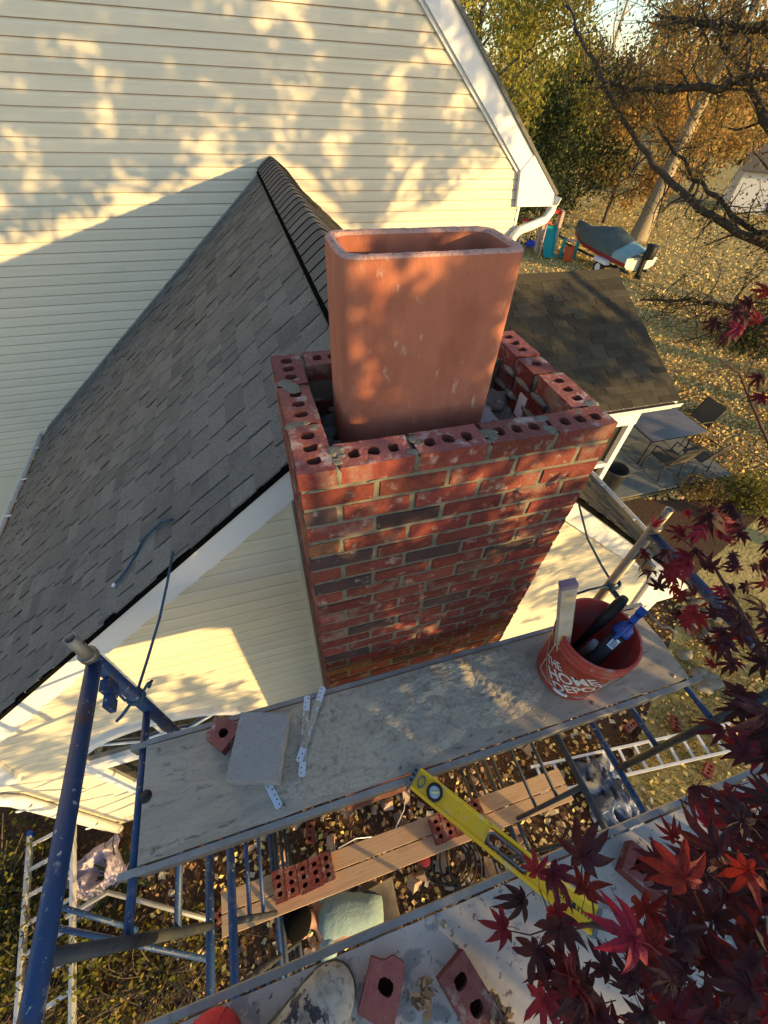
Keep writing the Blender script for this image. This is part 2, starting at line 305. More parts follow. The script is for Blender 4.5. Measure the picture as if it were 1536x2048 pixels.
# ================================================================== house
house = empty('house', (0.45, 3, GZ), 'cream vinyl sided house with grey shingled gable wing and tall gabled end wall', 'house')
ZR = -0.052; SL = 0.8255; XR = 0.454; ANG = math.atan(SL); CA, SA = math.cos(ANG), math.sin(ANG)
YG = 0.61; YW = 5.0; XE = 2.95-XR+2*XR  # placeholder for symmetry
HALF = 3.40                                # half span of the wing roof
LAP = 0.1016
def lap_mesh(xl0, xr0, xl1, xr1, z0, z1, y, lip=None):
    mb = MB(); p = 0.013; q = 0.002
    mb.add([(xl0, y-p, z0), (xr0, y-p, z0), (xr1, y-.0115, z1-.030), (xl1, y-.0115, z1-.030), (xr1, y-q, z1+.003), (xl1, y-q, z1+.003)],
           [(0, 1, 2, 3), (3, 2, 4, 5)])
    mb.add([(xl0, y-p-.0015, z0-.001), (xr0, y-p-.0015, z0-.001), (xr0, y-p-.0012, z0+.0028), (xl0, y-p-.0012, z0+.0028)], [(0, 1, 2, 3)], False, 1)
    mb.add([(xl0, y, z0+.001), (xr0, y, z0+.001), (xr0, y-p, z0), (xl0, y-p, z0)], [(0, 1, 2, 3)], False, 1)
    mb.add([(xl0, y-p, z0), (xl1, y-q, z1), (xl1, y, z1), (xl0, y, z0)], [(0, 1, 2, 3)])
    mb.add([(xr0, y-p, z0), (xr0, y, z0), (xr1, y, z1), (xr1, y-q, z1)], [(0, 1, 2, 3)])
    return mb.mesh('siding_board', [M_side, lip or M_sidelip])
# ---- gable wall of the wing
XCL, XCR = -2.62, 2*XR+2.62
wall = MB()
wall.prism([(XCL, YG+.002, GZ), (XCR, YG+.002, GZ), (XCR, YG+.002, ZR-.05-(XCR-XR)*SL), (XR, YG+.002, ZR-.06), (XCL, YG+.002, ZR-.05-(XR-XCL)*SL)], (0, .12, 0))
gwall = wall.build('gable_wall', M_side, house, fix=True)
z = GZ + 0.25
k = 0
while z < ZR-.2:
    z1 = min(z+LAP, ZR-.15)
    def xl(zz): return max(XCL+.05, XR-(ZR-.10-zz)/SL)
    def xr(zz): return min(XCR-.05, XR+(ZR-.10-zz)/SL)
    if xl(z) < -.03: place('siding_board', lap_mesh(xl(z), -.028, min(xl(z1), -.029), -.028, z, z1, YG, M_sidelip2), gwall)
    if xr(z) > .94 and z > -3.6: place('siding_board', lap_mesh(.936, xr(z), .936, max(xr(z1), .937), z, z1, YG, M_sidelip2), gwall)
    z += LAP
MB().box((-.030, YG-.03, GZ), (-.012, YG+.01, ZR-.45)).build('corner_channel', M_side, house)
# corner boards and side walls
for sx, xc in ((-1, XCL), (1, XCR)):
    MB().box((xc-.02, YG-.022, GZ), (xc+.09, YG-.014, -2.72)).build('corner_board', M_white, house) if sx < 0 else MB().box((xc-.09, YG-.022, GZ), (xc+.02, YG-.014, -2.72)).build('corner_board', M_white, house)
    MB().box((xc-.06 if sx > 0 else xc, YG+.13, GZ), (xc if sx > 0 else xc+.06, YW, -2.72)).build('side_wall', M_side, house)
# ---- rake boards
def slope_pt(side, s, y, n=0.0):   # s = distance down the slope from the ridge
    return Vector((XR + side*(s*CA + n*SA), y, ZR - s*SA + n*CA))
SLEN = HALF/CA
for side in (-1, 1):
    mb = MB(); s0 = 0.46/CA if side < 0 else 0.5/CA
    a = [slope_pt(side, s0, .575, -.012), slope_pt(side, SLEN-.02, .575, -.012), slope_pt(side, SLEN-.02, .575, -.165), slope_pt(side, s0, .575, -.165)]
    mb.prism(a, (0, .022, 0)); mb.build('rake_board', M_white, house, fix=True)
    mb = MB(); a = [slope_pt(side, s0, .598, -.02), slope_pt(side, SLEN-.02, .598, -.02), slope_pt(side, SLEN-.02, .598, -.19), slope_pt(side, s0, .598, -.19)]
    mb.prism(a, (0, .010, 0)); mb.build('frieze_board', M_white, house, fix=True)
# ---- roof
roof = MB()
for side in (-1, 1):
    roof.prism([slope_pt(side, 0, .562, -.006), slope_pt(side, SLEN, .562, -.006), slope_pt(side, SLEN, .562, -.03), slope_pt(side, 0, .562, -.03)], (0, YW-.562, 0))
roofo = roof.build('roof', M_black, house, fix=True)  # deck coloured black so the slots between tabs read as shadow
EXP = 0.1435
tab_mesh = {}
def tab(w, t):
    key = (w, t)
    if key not in tab_mesh:
        mb = MB(); ln = EXP+.035
        v = [(0, -ln, .0015), (w, -ln, .0015), (w, 0, t), (0, 0, t), (0, -ln, -.002), (w, -ln, -.002), (w, 0, -.002), (0, 0, -.002)]
        mb.add(v, [(0, 1, 2, 3), (7, 6, 5, 4), (3, 2, 6, 7), (0, 3, 7, 4), (1, 5, 6, 2)])
        tab_mesh[key] = mb.mesh('shingle', M_shingle)
    return tab_mesh[key]
tabs = []
rr = random.Random(3)
WID = [.12, .15, .18, .21, .25]
for c in range(int(SLEN/EXP)+1):
    s = min(.20 + c*EXP, SLEN+.012); y = .556 - rr.random()*.2
    while y < YW-.01:
        w = rr.choice(WID); y0, y1 = max(y, .556), min(y+w, YW-.005)
        if y1-y0 > .03: tabs.append((s, y0, y1-y0, rr.choice([.006, .008, .011, .013])))
        y += w
def seen_size(s, y, w):
    d = slope_pt(-1, s, y) - Vector(CAM); return w/d.length**2 * (1 if slope_pt(-1, s, y).x > -3 else .3)
tabs.sort(key=lambda q: -seen_size(*q[:3]))
rest = MB()
for i, (s, y, w, t) in enumerate(tabs):
    o = slope_pt(-1, s, y, 0.0); dn = Vector((-CA, 0, -SA)); nn = Vector((-SA, 0, CA))
    gap = .013
    m = frame(o + Vector((0, gap/2, 0)), (0, 1, 0), dn, nn)
    # x axis = along y, y axis = down slope, z axis = normal  (left-handed set: flip x)
    m = Matrix(((0, dn.x, nn.x, o.x), (1, dn.y, nn.y, o.y+gap/2), (0, dn.z, nn.z, o.z), (0, 0, 0, 1)))
    if i < 300:
        ww = min(WID, key=lambda q: abs(q-w)) if abs(min(WID, key=lambda q: abs(q-w))-w) < .003 else round(w, 3)
        place('shingle', tab(round(ww-gap, 4), t), roofo, m)
    else:
        ln = EXP+.035; ww = w-gap
        rest.add([m @ Vector(p) for p in [(0, -ln, .0015), (ww, -ln, .0015), (ww, 0, t), (0, 0, t), (ww, 0, -.002), (0, 0, -.002)]], [(0, 1, 2, 3), (3, 2, 4, 5)])
tag(rest.build('shingle_field', M_shinglem, roofo), kind='stuff')
rest = MB()
for c in range(int(SLEN/EXP)+1):
    s = min(.20 + c*EXP, SLEN+.012); y = .556 - rr.random()*.2
    while y < YW:
        w = rr.choice(WID); t = rr.choice([.006, .009, .012]); y0, y1 = max(y, .556), min(y+w, YW)
        if y1-y0 > .02:
            rest.add([slope_pt(1, s-EXP-.03, y0, .0015), slope_pt(1, s-EXP-.03, y1-.005, .0015), slope_pt(1, s, y1-.005, t), slope_pt(1, s, y0, t), slope_pt(1, s, y1-.005, -.004), slope_pt(1, s, y0, -.004)], [(0, 3, 2, 1), (3, 5, 4, 2)])
        y += w
tag(rest.build('shingle_field', M_porchsh, roofo), kind='stuff')
# ridge vent and caps
vent = MB()
for side in (-1, 1):
    vent.prism([slope_pt(side, .02, .70, .004), slope_pt(side, .182, .70, .004), slope_pt(side, .182, .70, .036), slope_pt(side, .07, .70, .030), slope_pt(side, .02, .70, .012)], (0, YW-.705, 0))
vento = vent.build('ridge_vent', M_black, house, fix=True)
def cap_mesh():
    mb = MB(); prof = [(u, 0) for u in (-.150, -.12, -.085, -.05, -.022, 0, .022, .05, .085, .12, .150)]
    def P(u, y, lift): return (u, y, -SL*math.sqrt(u*u+.030**2)+.066+lift)
    for (y0, l0, y1, l1) in ((0, .009, .175, .001),):
        a = [P(s, y0, l0) for s, _ in prof]; b = [P(s, y1, l1) for s, _ in prof]; c = [P(s, y0, l0-.007) for s, _ in prof]; n = len(a)
        mb.add(a+b, [(i, i+1, n+i+1, n+i) for i in range(n-1)], True)
        mb.add(c+a, [(i, i+1, n+i+1, n+i) for i in range(n-1)], False, 1)
        mb.add([a[0], b[0], (b[0][0]+.004, b[0][1], b[0][2]-.004), (a[0][0]+.004, a[0][1], a[0][2]-.006)], [(0, 3, 2, 1)], False, 1)
    return mb.mesh('ridge_cap', [M_cap, M_black])
cm = cap_mesh()
y = .72
while y < YW-.12:
    place('ridge_cap', cm, vento, Matrix.Translation((XR, y, ZR)) @ Matrix.Rotation(random.uniform(-.012, .012), 4, 'Z')); y += .142
# flashing strip where wing roof meets the tall wall
MB().prism([slope_pt(-1, .1, YW-.006, .004), slope_pt(-1, SLEN, YW-.006, .004), slope_pt(-1, SLEN, YW-.006, .022), slope_pt(-1, .0, YW-.006, .022)], (0, -.012, 0)).build('step_flashing', M_alu, house, fix=True)
# gutters along the eaves
def gutter(x, y0, y1, z, sgn):
    prof = [(0, 0), (0, -.085), (sgn*.05, -.095), (sgn*.095, -.075), (sgn*.112, -.01), (sgn*.120, .0), (sgn*.112, .004), (sgn*.10, -.012), (sgn*.085, -.07), (sgn*.05, -.088), (sgn*.006, -.08), (sgn*.006, 0)]
    go = MB().prism([(x+a, y0, z+b) for a, b in prof], (0, y1-y0, 0)).build('gutter', M_gutter, house, fix=True)
    MB().box((min(x+sgn*.008, x+sgn*.09), y0+.02, z-.080), (max(x+sgn*.008, x+sgn*.09), y1-.02, z-.042)).build('leaf_litter', M_gutin, go)
    y = y0+.3
    while y < y1:
        MB().box((min(x, x+sgn*.115), y, z-.012), (max(x, x+sgn*.115), y+.022, z-.006)).build('gutter_strap', M_white, go); y += .62
    lf = []
    for _ in range(int((y1-y0)*26)):
        lf.append((x+sgn*random.uniform(.015, .085), random.uniform(y0, y1), z-.04+random.uniform(0, .03)))
    q = leaf_quads(np.array(lf), .045, RNG, .3)
    tag(place('gutter_leaves', quads_mesh('gutter_leaves', q, M_fall), go), kind='stuff')
    return go
zE = ZR - SLEN*SA
for side in (-1, 1):
    MB().box((min(XR+side*HALF, XR+side*(HALF-.02)), .60, zE-.15), (max(XR+side*HALF, XR+side*(HALF-.02)), YW-.1, zE-.02)).build('fascia', M_white, house)
    MB().box((min(XR+side*(HALF-.021), XR+side*2.99), .60, zE-.14), (max(XR+side*(HALF-.021), XR+side*2.99), YW-.1, zE-.125)).build('soffit', M_white, house)
    gutter(XR+side*(HALF+.002), .58 if side < 0 else .60, YW-.05, zE-.03, side)
    # boxed eave return on the gable face
    p = [slope_pt(side, SLEN-.02, .56, -.165), slope_pt(side, (2.72)/CA, .56, -.165), Vector((XR+side*2.72, .56, zE-.145)), Vector((XR+side*(HALF-.02), .56, zE-.145))]
    MB().prism(p, (0, .035, 0)).build('eave_return', M_white, house, fix=True)
# downspout at the left corner
ds = MB(); cx = XCL+.16
ds.tube([(XR-HALF-.05, .72, zE-.10), (XR-HALF-.05, .66, zE-.17), (XCL-.1, .565, zE-.30), (cx-.05, .555, zE-.40), (cx, .548, zE-.50), (cx, .548, GZ+.1)], .042, 12)
dso = ds.build('downspout', M_gutter, house)
for zz in (zE-.62, zE-1.2, zE-1.75):
    MB().box((cx-.06, .50, zz), (cx+.06, .53-.02, zz+.03)).build('downspout_strap', M_white, dso)
# arched window in the gable wall
wx0, wx1, wz = -1.92, -0.60, -3.08
win = MB(); cxm = (wx0+wx1)/2; ra = (wx1-wx0)/2
def arch(r, n=28, sq=.70): return [(cxm + r*math.cos(math.pi*i/n), wz + .02 + r*sq*math.sin(math.pi*i/n)) for i in range(n+1)]
outer = arch(ra); inner = arch(ra-.075)
for i in range(28):
    a, b, c, d = outer[i], outer[i+1], inner[i+1], inner[i]
    win.prism([(a[0], YG-.05, a[1]), (b[0], YG-.05, b[1]), (c[0], YG-.05, c[1]), (d[0], YG-.05, d[1])], (0, .05, 0))
wo = win.build('arched_window', M_white, house, fix=True)
MB().add([(x, YG-.018, zz) for x, zz in inner], [tuple(range(len(inner)))]).build('pane', M_glass, wo)
for a in (math.pi/4, math.pi/2, 3*math.pi/4):
    MB().tube([(cxm+.22*math.cos(a), YG-.028, wz+.02+.16*math.sin(a)), (cxm+(ra-.07)*math.cos(a), YG-.028, wz+.02+(ra-.07)*.7*math.sin(a))], .012, 6).build('muntin', M_white, wo)
MB().tube([(cxm+.24*math.cos(math.pi*i/12), YG-.028, wz+.02+.17*math.sin(math.pi*i/12)) for i in range(13)], .012, 6).build('muntin', M_white, wo)
wl = MB(); wl.box((wx0, YG-.055, wz-.14), (wx1, YG-.001, wz+.02))
wl.box((wx0, YG-.05, -4.62), (wx0+.09, YG-.001, wz-.142)); wl.box((wx1-.09, YG-.05, -4.62), (wx1, YG-.001, wz-.142)); wl.box((wx0-.03, YG-.075, -4.70), (wx1+.03, YG-.001, -4.622))
wlo = wl.build('window', M_white, house)
for a, b in ((wx0+.092, cxm-.022), (cxm+.022, wx1-.092)):
    MB().box((a, YG-.02, -4.62), (b, YG-.012, wz-.142)).build('pane', M_glass, wlo)
MB().box((cxm-.02, YG-.045, -4.62), (cxm+.02, YG-.006, wz-.142)).build('muntin', M_white, wlo)
MB().box((wx0+.092, YG-.04, -3.90), (wx1-.092, YG-.022, -3.86)).build('muntin', M_white, wlo)
# ---- tall gable end wall behind
SB = 0.877; XB, ZB = 3.53, -0.30           # right wall corner; underside of rake there
def xrb(zz): return min(XB, 3.41-(zz+.115)/SB)
XL = -8.4; XP = -2.4; ZP = -.115+(3.41-XP)*SB
tw = MB(); tw.prism([(XL, YW+.002, GZ), (XB, YW+.002, GZ), (XB, YW+.002, -.3), (XP, YW+.002, ZP-.1), (XL, YW+.002, -.3)], (0, .15, 0))
two = tw.build('tall_wall', M_side, house, fix=True)
z = -.1 - LAP*34
while z < 1.45:
    z1 = z+LAP
    kk = int(round((z+3.6)/LAP)); a_ = -5.2+((kk//2)*1.31) % 3.1; cuts = [XL, a_, a_+3.66]; cuts = [c_ for c_ in cuts if c_ < xrb(z1)-.15]
    for i_, c_ in enumerate(cuts):
        last = i_ == len(cuts)-1; e0, e1 = (xrb(z), xrb(z1)) if last else (cuts[i_+1]+.03, cuts[i_+1]+.03)
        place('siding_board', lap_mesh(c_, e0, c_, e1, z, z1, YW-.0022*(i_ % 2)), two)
    z += LAP
MB().box((XB-.02, YW-.02, GZ), (XB+.012, YW+.1, -.42)).build('corner_board', M_white, house)
MB().box((XB-.06, YW+.16, GZ), (XB, YW+8, -.42)).build('side_wall', M_side, house)
# rake fascia of the tall wall
dx, dz = 1/math.hypot(1, SB), SB/math.hypot(1, SB)
nrm = Vector((dz, 0, dx)); dn = Vector((dx, 0, -dz)); R0 = Vector((3.41, 0, -.115))
def rk(s, n, y): return R0 + dn*s + nrm*n + Vector((0, y, 0))
MB().prism([rk(-6.6, .0, YW-.06), rk(.50, .0, YW-.06), rk(.50, .20, YW-.06), rk(-6.6, .20, YW-.06)], (0, .06-.014, 0)).build('rake_board', M_white, house, fix=True)
MB().prism([rk(-6.6, -.035, YW-.035), rk(.10, -.035, YW-.035), rk(.10, -.001, YW-.035), rk(-6.6, -.001, YW-.035)], (0, .034, 0)).build('frieze_board', M_white, house, fix=True)
MB().prism([rk(-6.9, .201, YW-.085), rk(.60, .201, YW-.085), rk(.60, .235, YW-.085), rk(-6.9, .235, YW-.085)], (0, 9, 0)).build('main_roof', M_shinglem, house, fix=True)
MB().prism([(XP, YW-.085, ZP+.30), (XL-.4, YW-.085, -.35), (XL-.4, YW-.085, -.31), (XP, YW-.085, ZP+.34)], (0, 9, 0)).build('main_roof', M_shinglem, house, fix=True)
# eave return of the tall wall (white boxed pentagon) with gutter end and downspout elbow
e0 = rk(.56, .0, 0); e1 = rk(.56, .20, 0); e2 = rk(.0, .198, 0)
MB().prism([(3.405, YW-.075, -.115), (e2.x, YW-.075, e2.z), (e1.x-.002, YW-.075, e1.z), (e1.x-.002, YW-.075, -.47), (3.46, YW-.075, -.47)], (0, .055, 0)).build('eave_return', M_white, house, fix=True)
gx = e1.x
MB().prism([(gx+a, YW-.08, -.385+b) for a, b in [(0, 0), (0, -.09), (.06, -.10), (.10, -.07), (.12, .0), (.112, .004), (.09, -.06), (.05, -.088), (.006, -.08), (.006, 0)]], (0, 8, 0)).build('gutter', M_gutter, house, fix=True)
MB().tube([(gx+.06, YW-.02, -.47), (gx+.05, YW-.03, -.53), (gx-.02, YW-.045, -.62), (gx-.22, YW-.07, -.68), (gx-.38, YW-.08, -.72), (gx-.46, YW-.08, -.79), (gx-.48, YW-.08, -.92), (gx-.48, YW-.08, GZ+.2)], .055, 14).build('downspout', M_gutter, house)

# ================================================================== porch at the right
porch = empty('porch', (5.4, 4.9, GZ), 'screened porch with dark mossy shingle roof and white posts behind the chimney', 'porch')
px0, px1, py0, py1, pzr, pze = 3.6, 6.60, 3.66, 6.16, -1.70, -2.90
psl = (pzr-pze)/(py1-py0)
MB().prism([(px0, py0, pze-.006), (px0, py1, pzr-.006), (px0, 2*py1-py0, pze-.006), (px0, 2*py1-py0, pze-.05), (px0, py1, pzr-.05), (px0, py0, pze-.05)], (px1-px0, 0, 0)).build('roof', M_black, porch, fix=True)
mb = MB(); n = 20; rr = random.Random(5)
for c in range(n):
    y1_ = py1-.04 - c*(py1-py0-.02)/n; y0_ = y1_-(py1-py0-.02)/n-.01
    x = px0-rr.random()*.3
    while x < px1:
        w = rr.choice([.2, .25, .305, .305, .36]); a, b = max(x, px0), min(x+w-.008, px1+.01); t = rr.choice([.006, .009, .013])
        if b-a > .03:
            zt, zb = pzr-(py1-y1_)*psl, pzr-(py1-y0_)*psl
            mb.add([(a, y1_+.05, zt+.05*psl+.001), (b, y1_+.05, zt+.05*psl+.001), (b, y0_, zb+t), (a, y0_, zb+t), (b, y0_, zb-.006), (a, y0_, zb-.006)], [(0, 3, 2, 1), (3, 5, 4, 2)])
        x += w
tag(mb.build('shingle_field', M_porchsh, porch), kind='stuff')
for k in range(13):
    x = px0+k*.235
    MB().prism([(x, py1-.13, pzr-.13*psl+.012), (x, py1, pzr+.022), (x, py1+.13, pzr-.13*psl+.012), (x, py1+.13, pzr-.13*psl+.002), (x, py1, pzr+.008), (x, py1-.13, pzr-.13*psl+.002)], (.233, 0, .004)).build('ridge_cap', M_porchsh, porch, fix=True)
MB().box((px0, py0+.02, pze-.20), (px1-.02, py0+.045, pze-.03)).build('fascia', M_white, porch)
MB().prism([(px0, py0-.0-a, pze-.02+b) for a, b in [(0, 0), (0, -.09), (.05, -.10), (.10, -.07), (.12, 0), (.11, .004), (.09, -.06), (.05, -.085), (.006, -.08), (.006, 0)]], (px1-px0-.02, 0, 0)).build('gutter', M_gutter, porch, fix=True)
MB().box((px0, py0-.10, pze-.085), (px1-.1, py0-.012, pze-.045)).build('leaf_litter', M_gutin, porch)
MB().box((px0, 3.68, pze-.42), (5.96, 3.80, pze-.20)).build('beam', M_white, porch)
for x in (4.3, 5.84):
    MB().box((x, 3.69, GZ), (x+.11, 3.79, pze-.422)).build('post', M_white, porch)
MB().box((5.85, 3.80, GZ), (5.94, 6.0, -4.32)).build('side_rail', M_white, porch)
for zz in (-4.28, -5.22):
    MB().box((4.412, 3.70, zz), (5.838, 3.77, zz+.09)).build('rail', M_white, porch)
MB().box((4.41, 3.785, -4.19), (5.84, 3.79, pze-.43)).build('screen', M_screen, porch)
for k in range(11):
    MB().box((4.45+k*.125, 3.715, -5.13), (4.50+k*.125, 3.755, -4.282)).build('baluster', M_bronze, porch)
MB().box((4.3, 3.83, GZ), (5.83, 3.86, -4.3)).build('kick_panel', M_screen, porch)

# ================================================================== chimney
chim = empty('chimney', (.454, .3, GZ), 'half built red brick chimney with open cored top course', 'chimney')
BL, BW, BH, J = .1905, .092, .0545, .0125; CH = .0677; CW, CD = .908, .602
def brick_variant(l, seed, m):
    r_ = random.Random(seed); mb = MB().box((-l/2, -BW/2, 0), (l/2, BW/2, BH)); me = mb.mesh('brick', m); bevel(me, .0035, 1)
    for v in me.vertices: v.co += Vector((r_.uniform(-1, 1), r_.uniform(-1, 1), r_.uniform(-1, 1)))*.0021
    return me
BV = {}
def bmesh_for(l, m):
    k_ = (round(l, 3), m.name, random.randrange(3))
    if k_ not in BV: BV[k_] = brick_variant(l, hash(k_) % 1000, m)
    return BV[k_]
def holed_brick(name, l, holes, m_top, seed=0, broken=None):
    """brick with open oval cores; holes = list of centre x along the length"""
    r_ = random.Random(seed); mb = MB(); n = 12; hw, hl = .0165, .0150
    cells = [-l/2] + [(holes[i]+holes[i+1])/2 for i in range(len(holes)-1)] + [l/2]
    zt = BH
    for ci, hx in enumerate(holes):
        x0, x1 = cells[ci], cells[ci+1]
        ring = []; out = []
        wob = [1+r_.uniform(-.09, .12) for _ in range(n)]
        for k_ in range(n):
            a = 2*math.pi*(k_+.5)/n; ca, sa = math.cos(a), math.sin(a)
            sx = math.copysign(abs(ca)**.75, ca); sy = math.copysign(abs(sa)**.75, sa)
            ring.append((hx+hl*sx*wob[k_], hw*1.1*sy*wob[k_], zt))
            # matching point on the cell rectangle
            t_ = min(((x1-hx) if ca > 0 else (hx-x0))/max(1e-6, abs(ca)), (BW/2)/max(1e-6, abs(sa)))
            out.append((hx+ca*t_, sa*t_, zt))
        corners = [(x1, BW/2, zt), (x0, BW/2, zt), (x0, -BW/2, zt), (x1, -BW/2, zt)]
        b = len(ring)
        mb.add(ring+out, [(k_, b+k_, b+(k_+1) % n, (k_+1) % n) for k_ in range(n)])
        for q in range(4):       # corner triangles
            c = corners[q]; best = None
            for k_ in range(n):
                p, p2 = out[k_], out[(k_+1) % n]
                on_x = lambda s_: abs(s_[0]-c[0]) < 1e-6; on_y = lambda s_: abs(s_[1]-c[1]) < 1e-6
                if (on_x(p) and on_y(p2)) or (on_y(p) and on_x(p2)): best = (p, c, p2)
            if best: mb.add(best, [(0, 1, 2)])
        low = [(x, y, zt-.048) for x, y, _ in ring]
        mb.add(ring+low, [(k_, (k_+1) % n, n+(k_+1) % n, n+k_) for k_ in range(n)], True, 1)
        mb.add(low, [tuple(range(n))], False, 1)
    x0, x1, y0, y1 = -l/2, l/2, -BW/2, BW/2
    c = .0
    mb.add([(x0, y0, 0), (x1, y0, 0), (x1, y1, 0), (x0, y1, 0), (x0, y0, zt), (x1, y0, zt), (x1, y1, zt), (x0, y1, zt)],
           [(0, 1, 5, 4), (1, 2, 6, 5), (2, 3, 7, 6), (3, 0, 4, 7), (3, 2, 1, 0)], False, 2)
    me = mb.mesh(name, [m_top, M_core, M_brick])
    bm = bmesh.new(); bm.from_mesh(me); bmesh.ops.remove_doubles(bm, verts=bm.verts, dist=1e-5); bmesh.ops.recalc_face_normals(bm, faces=bm.faces); 
    for v in bm.verts: v.co += Vector((r_.uniform(-1, 1), r_.uniform(-1, 1), r_.uniform(-1, 1)))*.0011
    bm.to_mesh(me); bm.free(); return me
H3 = [-.052, 0, .052]
TOPV = [holed_brick('brick', BL, H3, M_brickt, s) for s in range(6)]
def brick(x, y, z, a=0, l=BL, m=None, top=False, mesh=None):
    me = mesh or (random.choice(TOPV) if top else bmesh_for(l+random.choice([-.005, -.002, 0, 0, .002]), m or M_brick))
    mw = Matrix.Translation((x, y, z)) @ Matrix.Rotation(a+random.uniform(-.013, .013), 4, 'Z') @ Matrix.Rotation(random.uniform(-.008, .008), 4, 'Y')
    return place('brick', me, chim, mw)
dark = {(2, 0): M_brickd, (5, 0): M_brickd, (7, 0): M_brickd, (6, 2): M_brickd, (4, 0): M_brickb, (11, 2): M_brickd, (15, 0): M_brickd, (12, 1): M_brickd, (17, 0): M_brickb}
NC = 21
P2 = math.pi/2
step = BL+J
for c in range(NC):
    zb = -BH - c*CH; top = (c == 0); jx = random.uniform(-.0018, .0018); dm = lambda i: dark.get((c, i), M_brickd if random.random() < .015 else M_brick)
    hb = BW/2
    if c % 2 == 0:
        for i in range(4):                        # front stretchers after the left corner return
            brick(BW+J+BL/2+i*(step), hb+jx, zb+random.uniform(-.001, .001), 0, m=dm(i+1), top=top)
        for i in range(3):                        # left side, corner brick shows its end
            brick(hb+jx, BL/2+i*(step+.001), zb, P2, m=dm(0) if i == 0 else M_brick, top=top)
        for i in range(3):                        # back
            brick(BW+J+BL/2+i*step, CD-hb, zb, 0, top=top)
        if c == 0:
            yy = BW+J
            brick(CW-hb+.006, yy+BL/2, zb, P2, top=True)
            brick(CW-hb-.004, yy+BL+J+.05, zb, P2, mesh=holed_brick('brick', .104, [0.01], M_brickt, 9))
            brick(CW-hb, yy+BL+J+.104+J+BL/2+.004, zb, P2, top=True)
        else:
            for i in range(2): brick(CW-hb, BW+J+BL/2+i*step, zb, P2)
            brick(CW-hb, CD-BW/2-.0, zb, P2, l=.092)
    else:
        for i in range(4): brick(BL/2+i*step, hb+jx, zb+random.uniform(-.001, .001), 0, m=dm(i))
        brick(CW-hb, BL/2, zb, P2, m=M_brick)
        for i in range(1, 3): brick(CW-hb, BL/2+i*step, zb, P2)
        for i in range(2): brick(hb+jx, BW+J+BL/2+i*step, zb, P2)
        brick(hb, CD-BW/2, zb, P2, l=.092)
        for i in range(4): brick(BL/2+i*step if i else BW+J+BL/2-.1, CD-hb, zb, 0) if i else None
# mortar core between the courses, raked back from the brick face
def ring_shell(mb, z0, z1, o, t, jit=0):
    a = [(o, o), (CW-o, o), (CW-o, CD-o), (o, CD-o)]; b = [(t, t), (CW-t, t), (CW-t, CD-t), (t, CD-t)]
    v = [(x, y, z0) for x, y in a] + [(x, y, z1) for x, y in a] + [(x, y, z0) for x, y in b] + [(x, y, z1) for x, y in b]
    f = []
    for i in range(4):
        j = (i+1) % 4; f += [(i, j, 4+j, 4+i), (8+j, 8+i, 12+i, 12+j), (4+i, 4+j, 12+j, 12+i)]
    mb.add(v, f)
mb = MB(); ring_shell(mb, GZ, -BH-.0015, .0045, .085)
mb.build('mortar', M_mortar, chim)
def lump(mb, c, s, seed, n=2, mi=0):
    bm = bmesh.new(); bmesh.ops.create_icosphere(bm, subdivisions=n, radius=1)
    off = Vector((seed*3.7, seed*1.3, seed*.7)); vs_ = []
    for v in bm.verts:
        d = v.co * (1 + .45*mnoise.noise(v.co*1.4+off) + .18*mnoise.noise(v.co*3.5+off)); vs_.append(Vector((d.x*s[0], d.y*s[1], d.z*s[2]))+Vector(c))
    mb.add(vs_, [[v.index for v in f.verts] for f in bm.faces], True, mi); bm.free()
# head joints of the open top course
def joint(x, y, a, w=.013, h=.050, d=.088):
    mb = MB(); vs_ = []; nx_, ny_ = 3, 7
    m = Matrix.Translation((x, y, -BH)) @ Matrix.Rotation(a, 4, 'Z')
    ring = []
    for j in range(ny_+1):
        yy = -d/2 + d*j/ny_; hh = h*(1 + .22*mnoise.noise(Vector((x*9, yy*40, 1.3)))); ww = w*(1+.6*mnoise.noise(Vector((y*9, yy*50, 5))))
        ring.append([m @ Vector(p) for p in [(-ww/2-.001, yy, 0), (-ww/2-.004, yy, hh*.8), (0, yy, hh), (ww/2+.004, yy, hh*.82), (ww/2+.001, yy, 0)]])
    mb.loft(ring); return mb.build('head_joint', M_mortar, chim, fix=True)
for i in range(4): joint(BW+J/2+i*step-.0005, BW/2, 0)
for i in range(2): joint(BW/2, (i+1)*(step+.001)-J/2, P2)
joint(CW-BW/2, BW+J+BL+J/2, P2); joint(CW-BW/2, BW+J+BL+J*1.6+.104, P2); joint(CW-BW/2, BW+J/2, P2)
for i in range(3): joint(BW+J/2+i*step, CD-BW/2, 0)
# mortar smeared over brick arrises and squeezed out of the joints
for i in range(30):
    r_ = random.random(); mb = MB()
    if r_ < .5: c = (BW+J/2+random.choice([0, 1, 2, 3])*step+random.choice([-.02, .02])*random.random(), random.uniform(.012, .08), -.0005)
    elif r_ < .75: c = (random.uniform(.01, .085), random.choice([1, 2])*(step+.001)-J/2+random.uniform(-.02, .02), -.0005)
    else: c = (CW-random.uniform(.012, .085), random.choice([BW+J+BL+J/2, BW+J/2])+random.uniform(-.02, .02), -.0005)
    s_ = random.uniform(.010, .024); lump(mb, c, (s_, s_*random.uniform(.5, 1.3), .0016), i+200); mb.build('mortar_smear', M_mortar if i % 2 else M_mortarl, chim)
for i in range(70):      # ragged blobs on the face joints
    c_ = random.randrange(0, 17); mb = MB(); zz = -BH-c_*CH-J/2
    lump(mb, (random.uniform(.02, .89), .0025, zz+random.uniform(-.004, .004)), (random.uniform(.008, .030), .0035, random.uniform(.003, .0065)), i+300); mb.build('mortar_squeeze', M_mortar, chim)
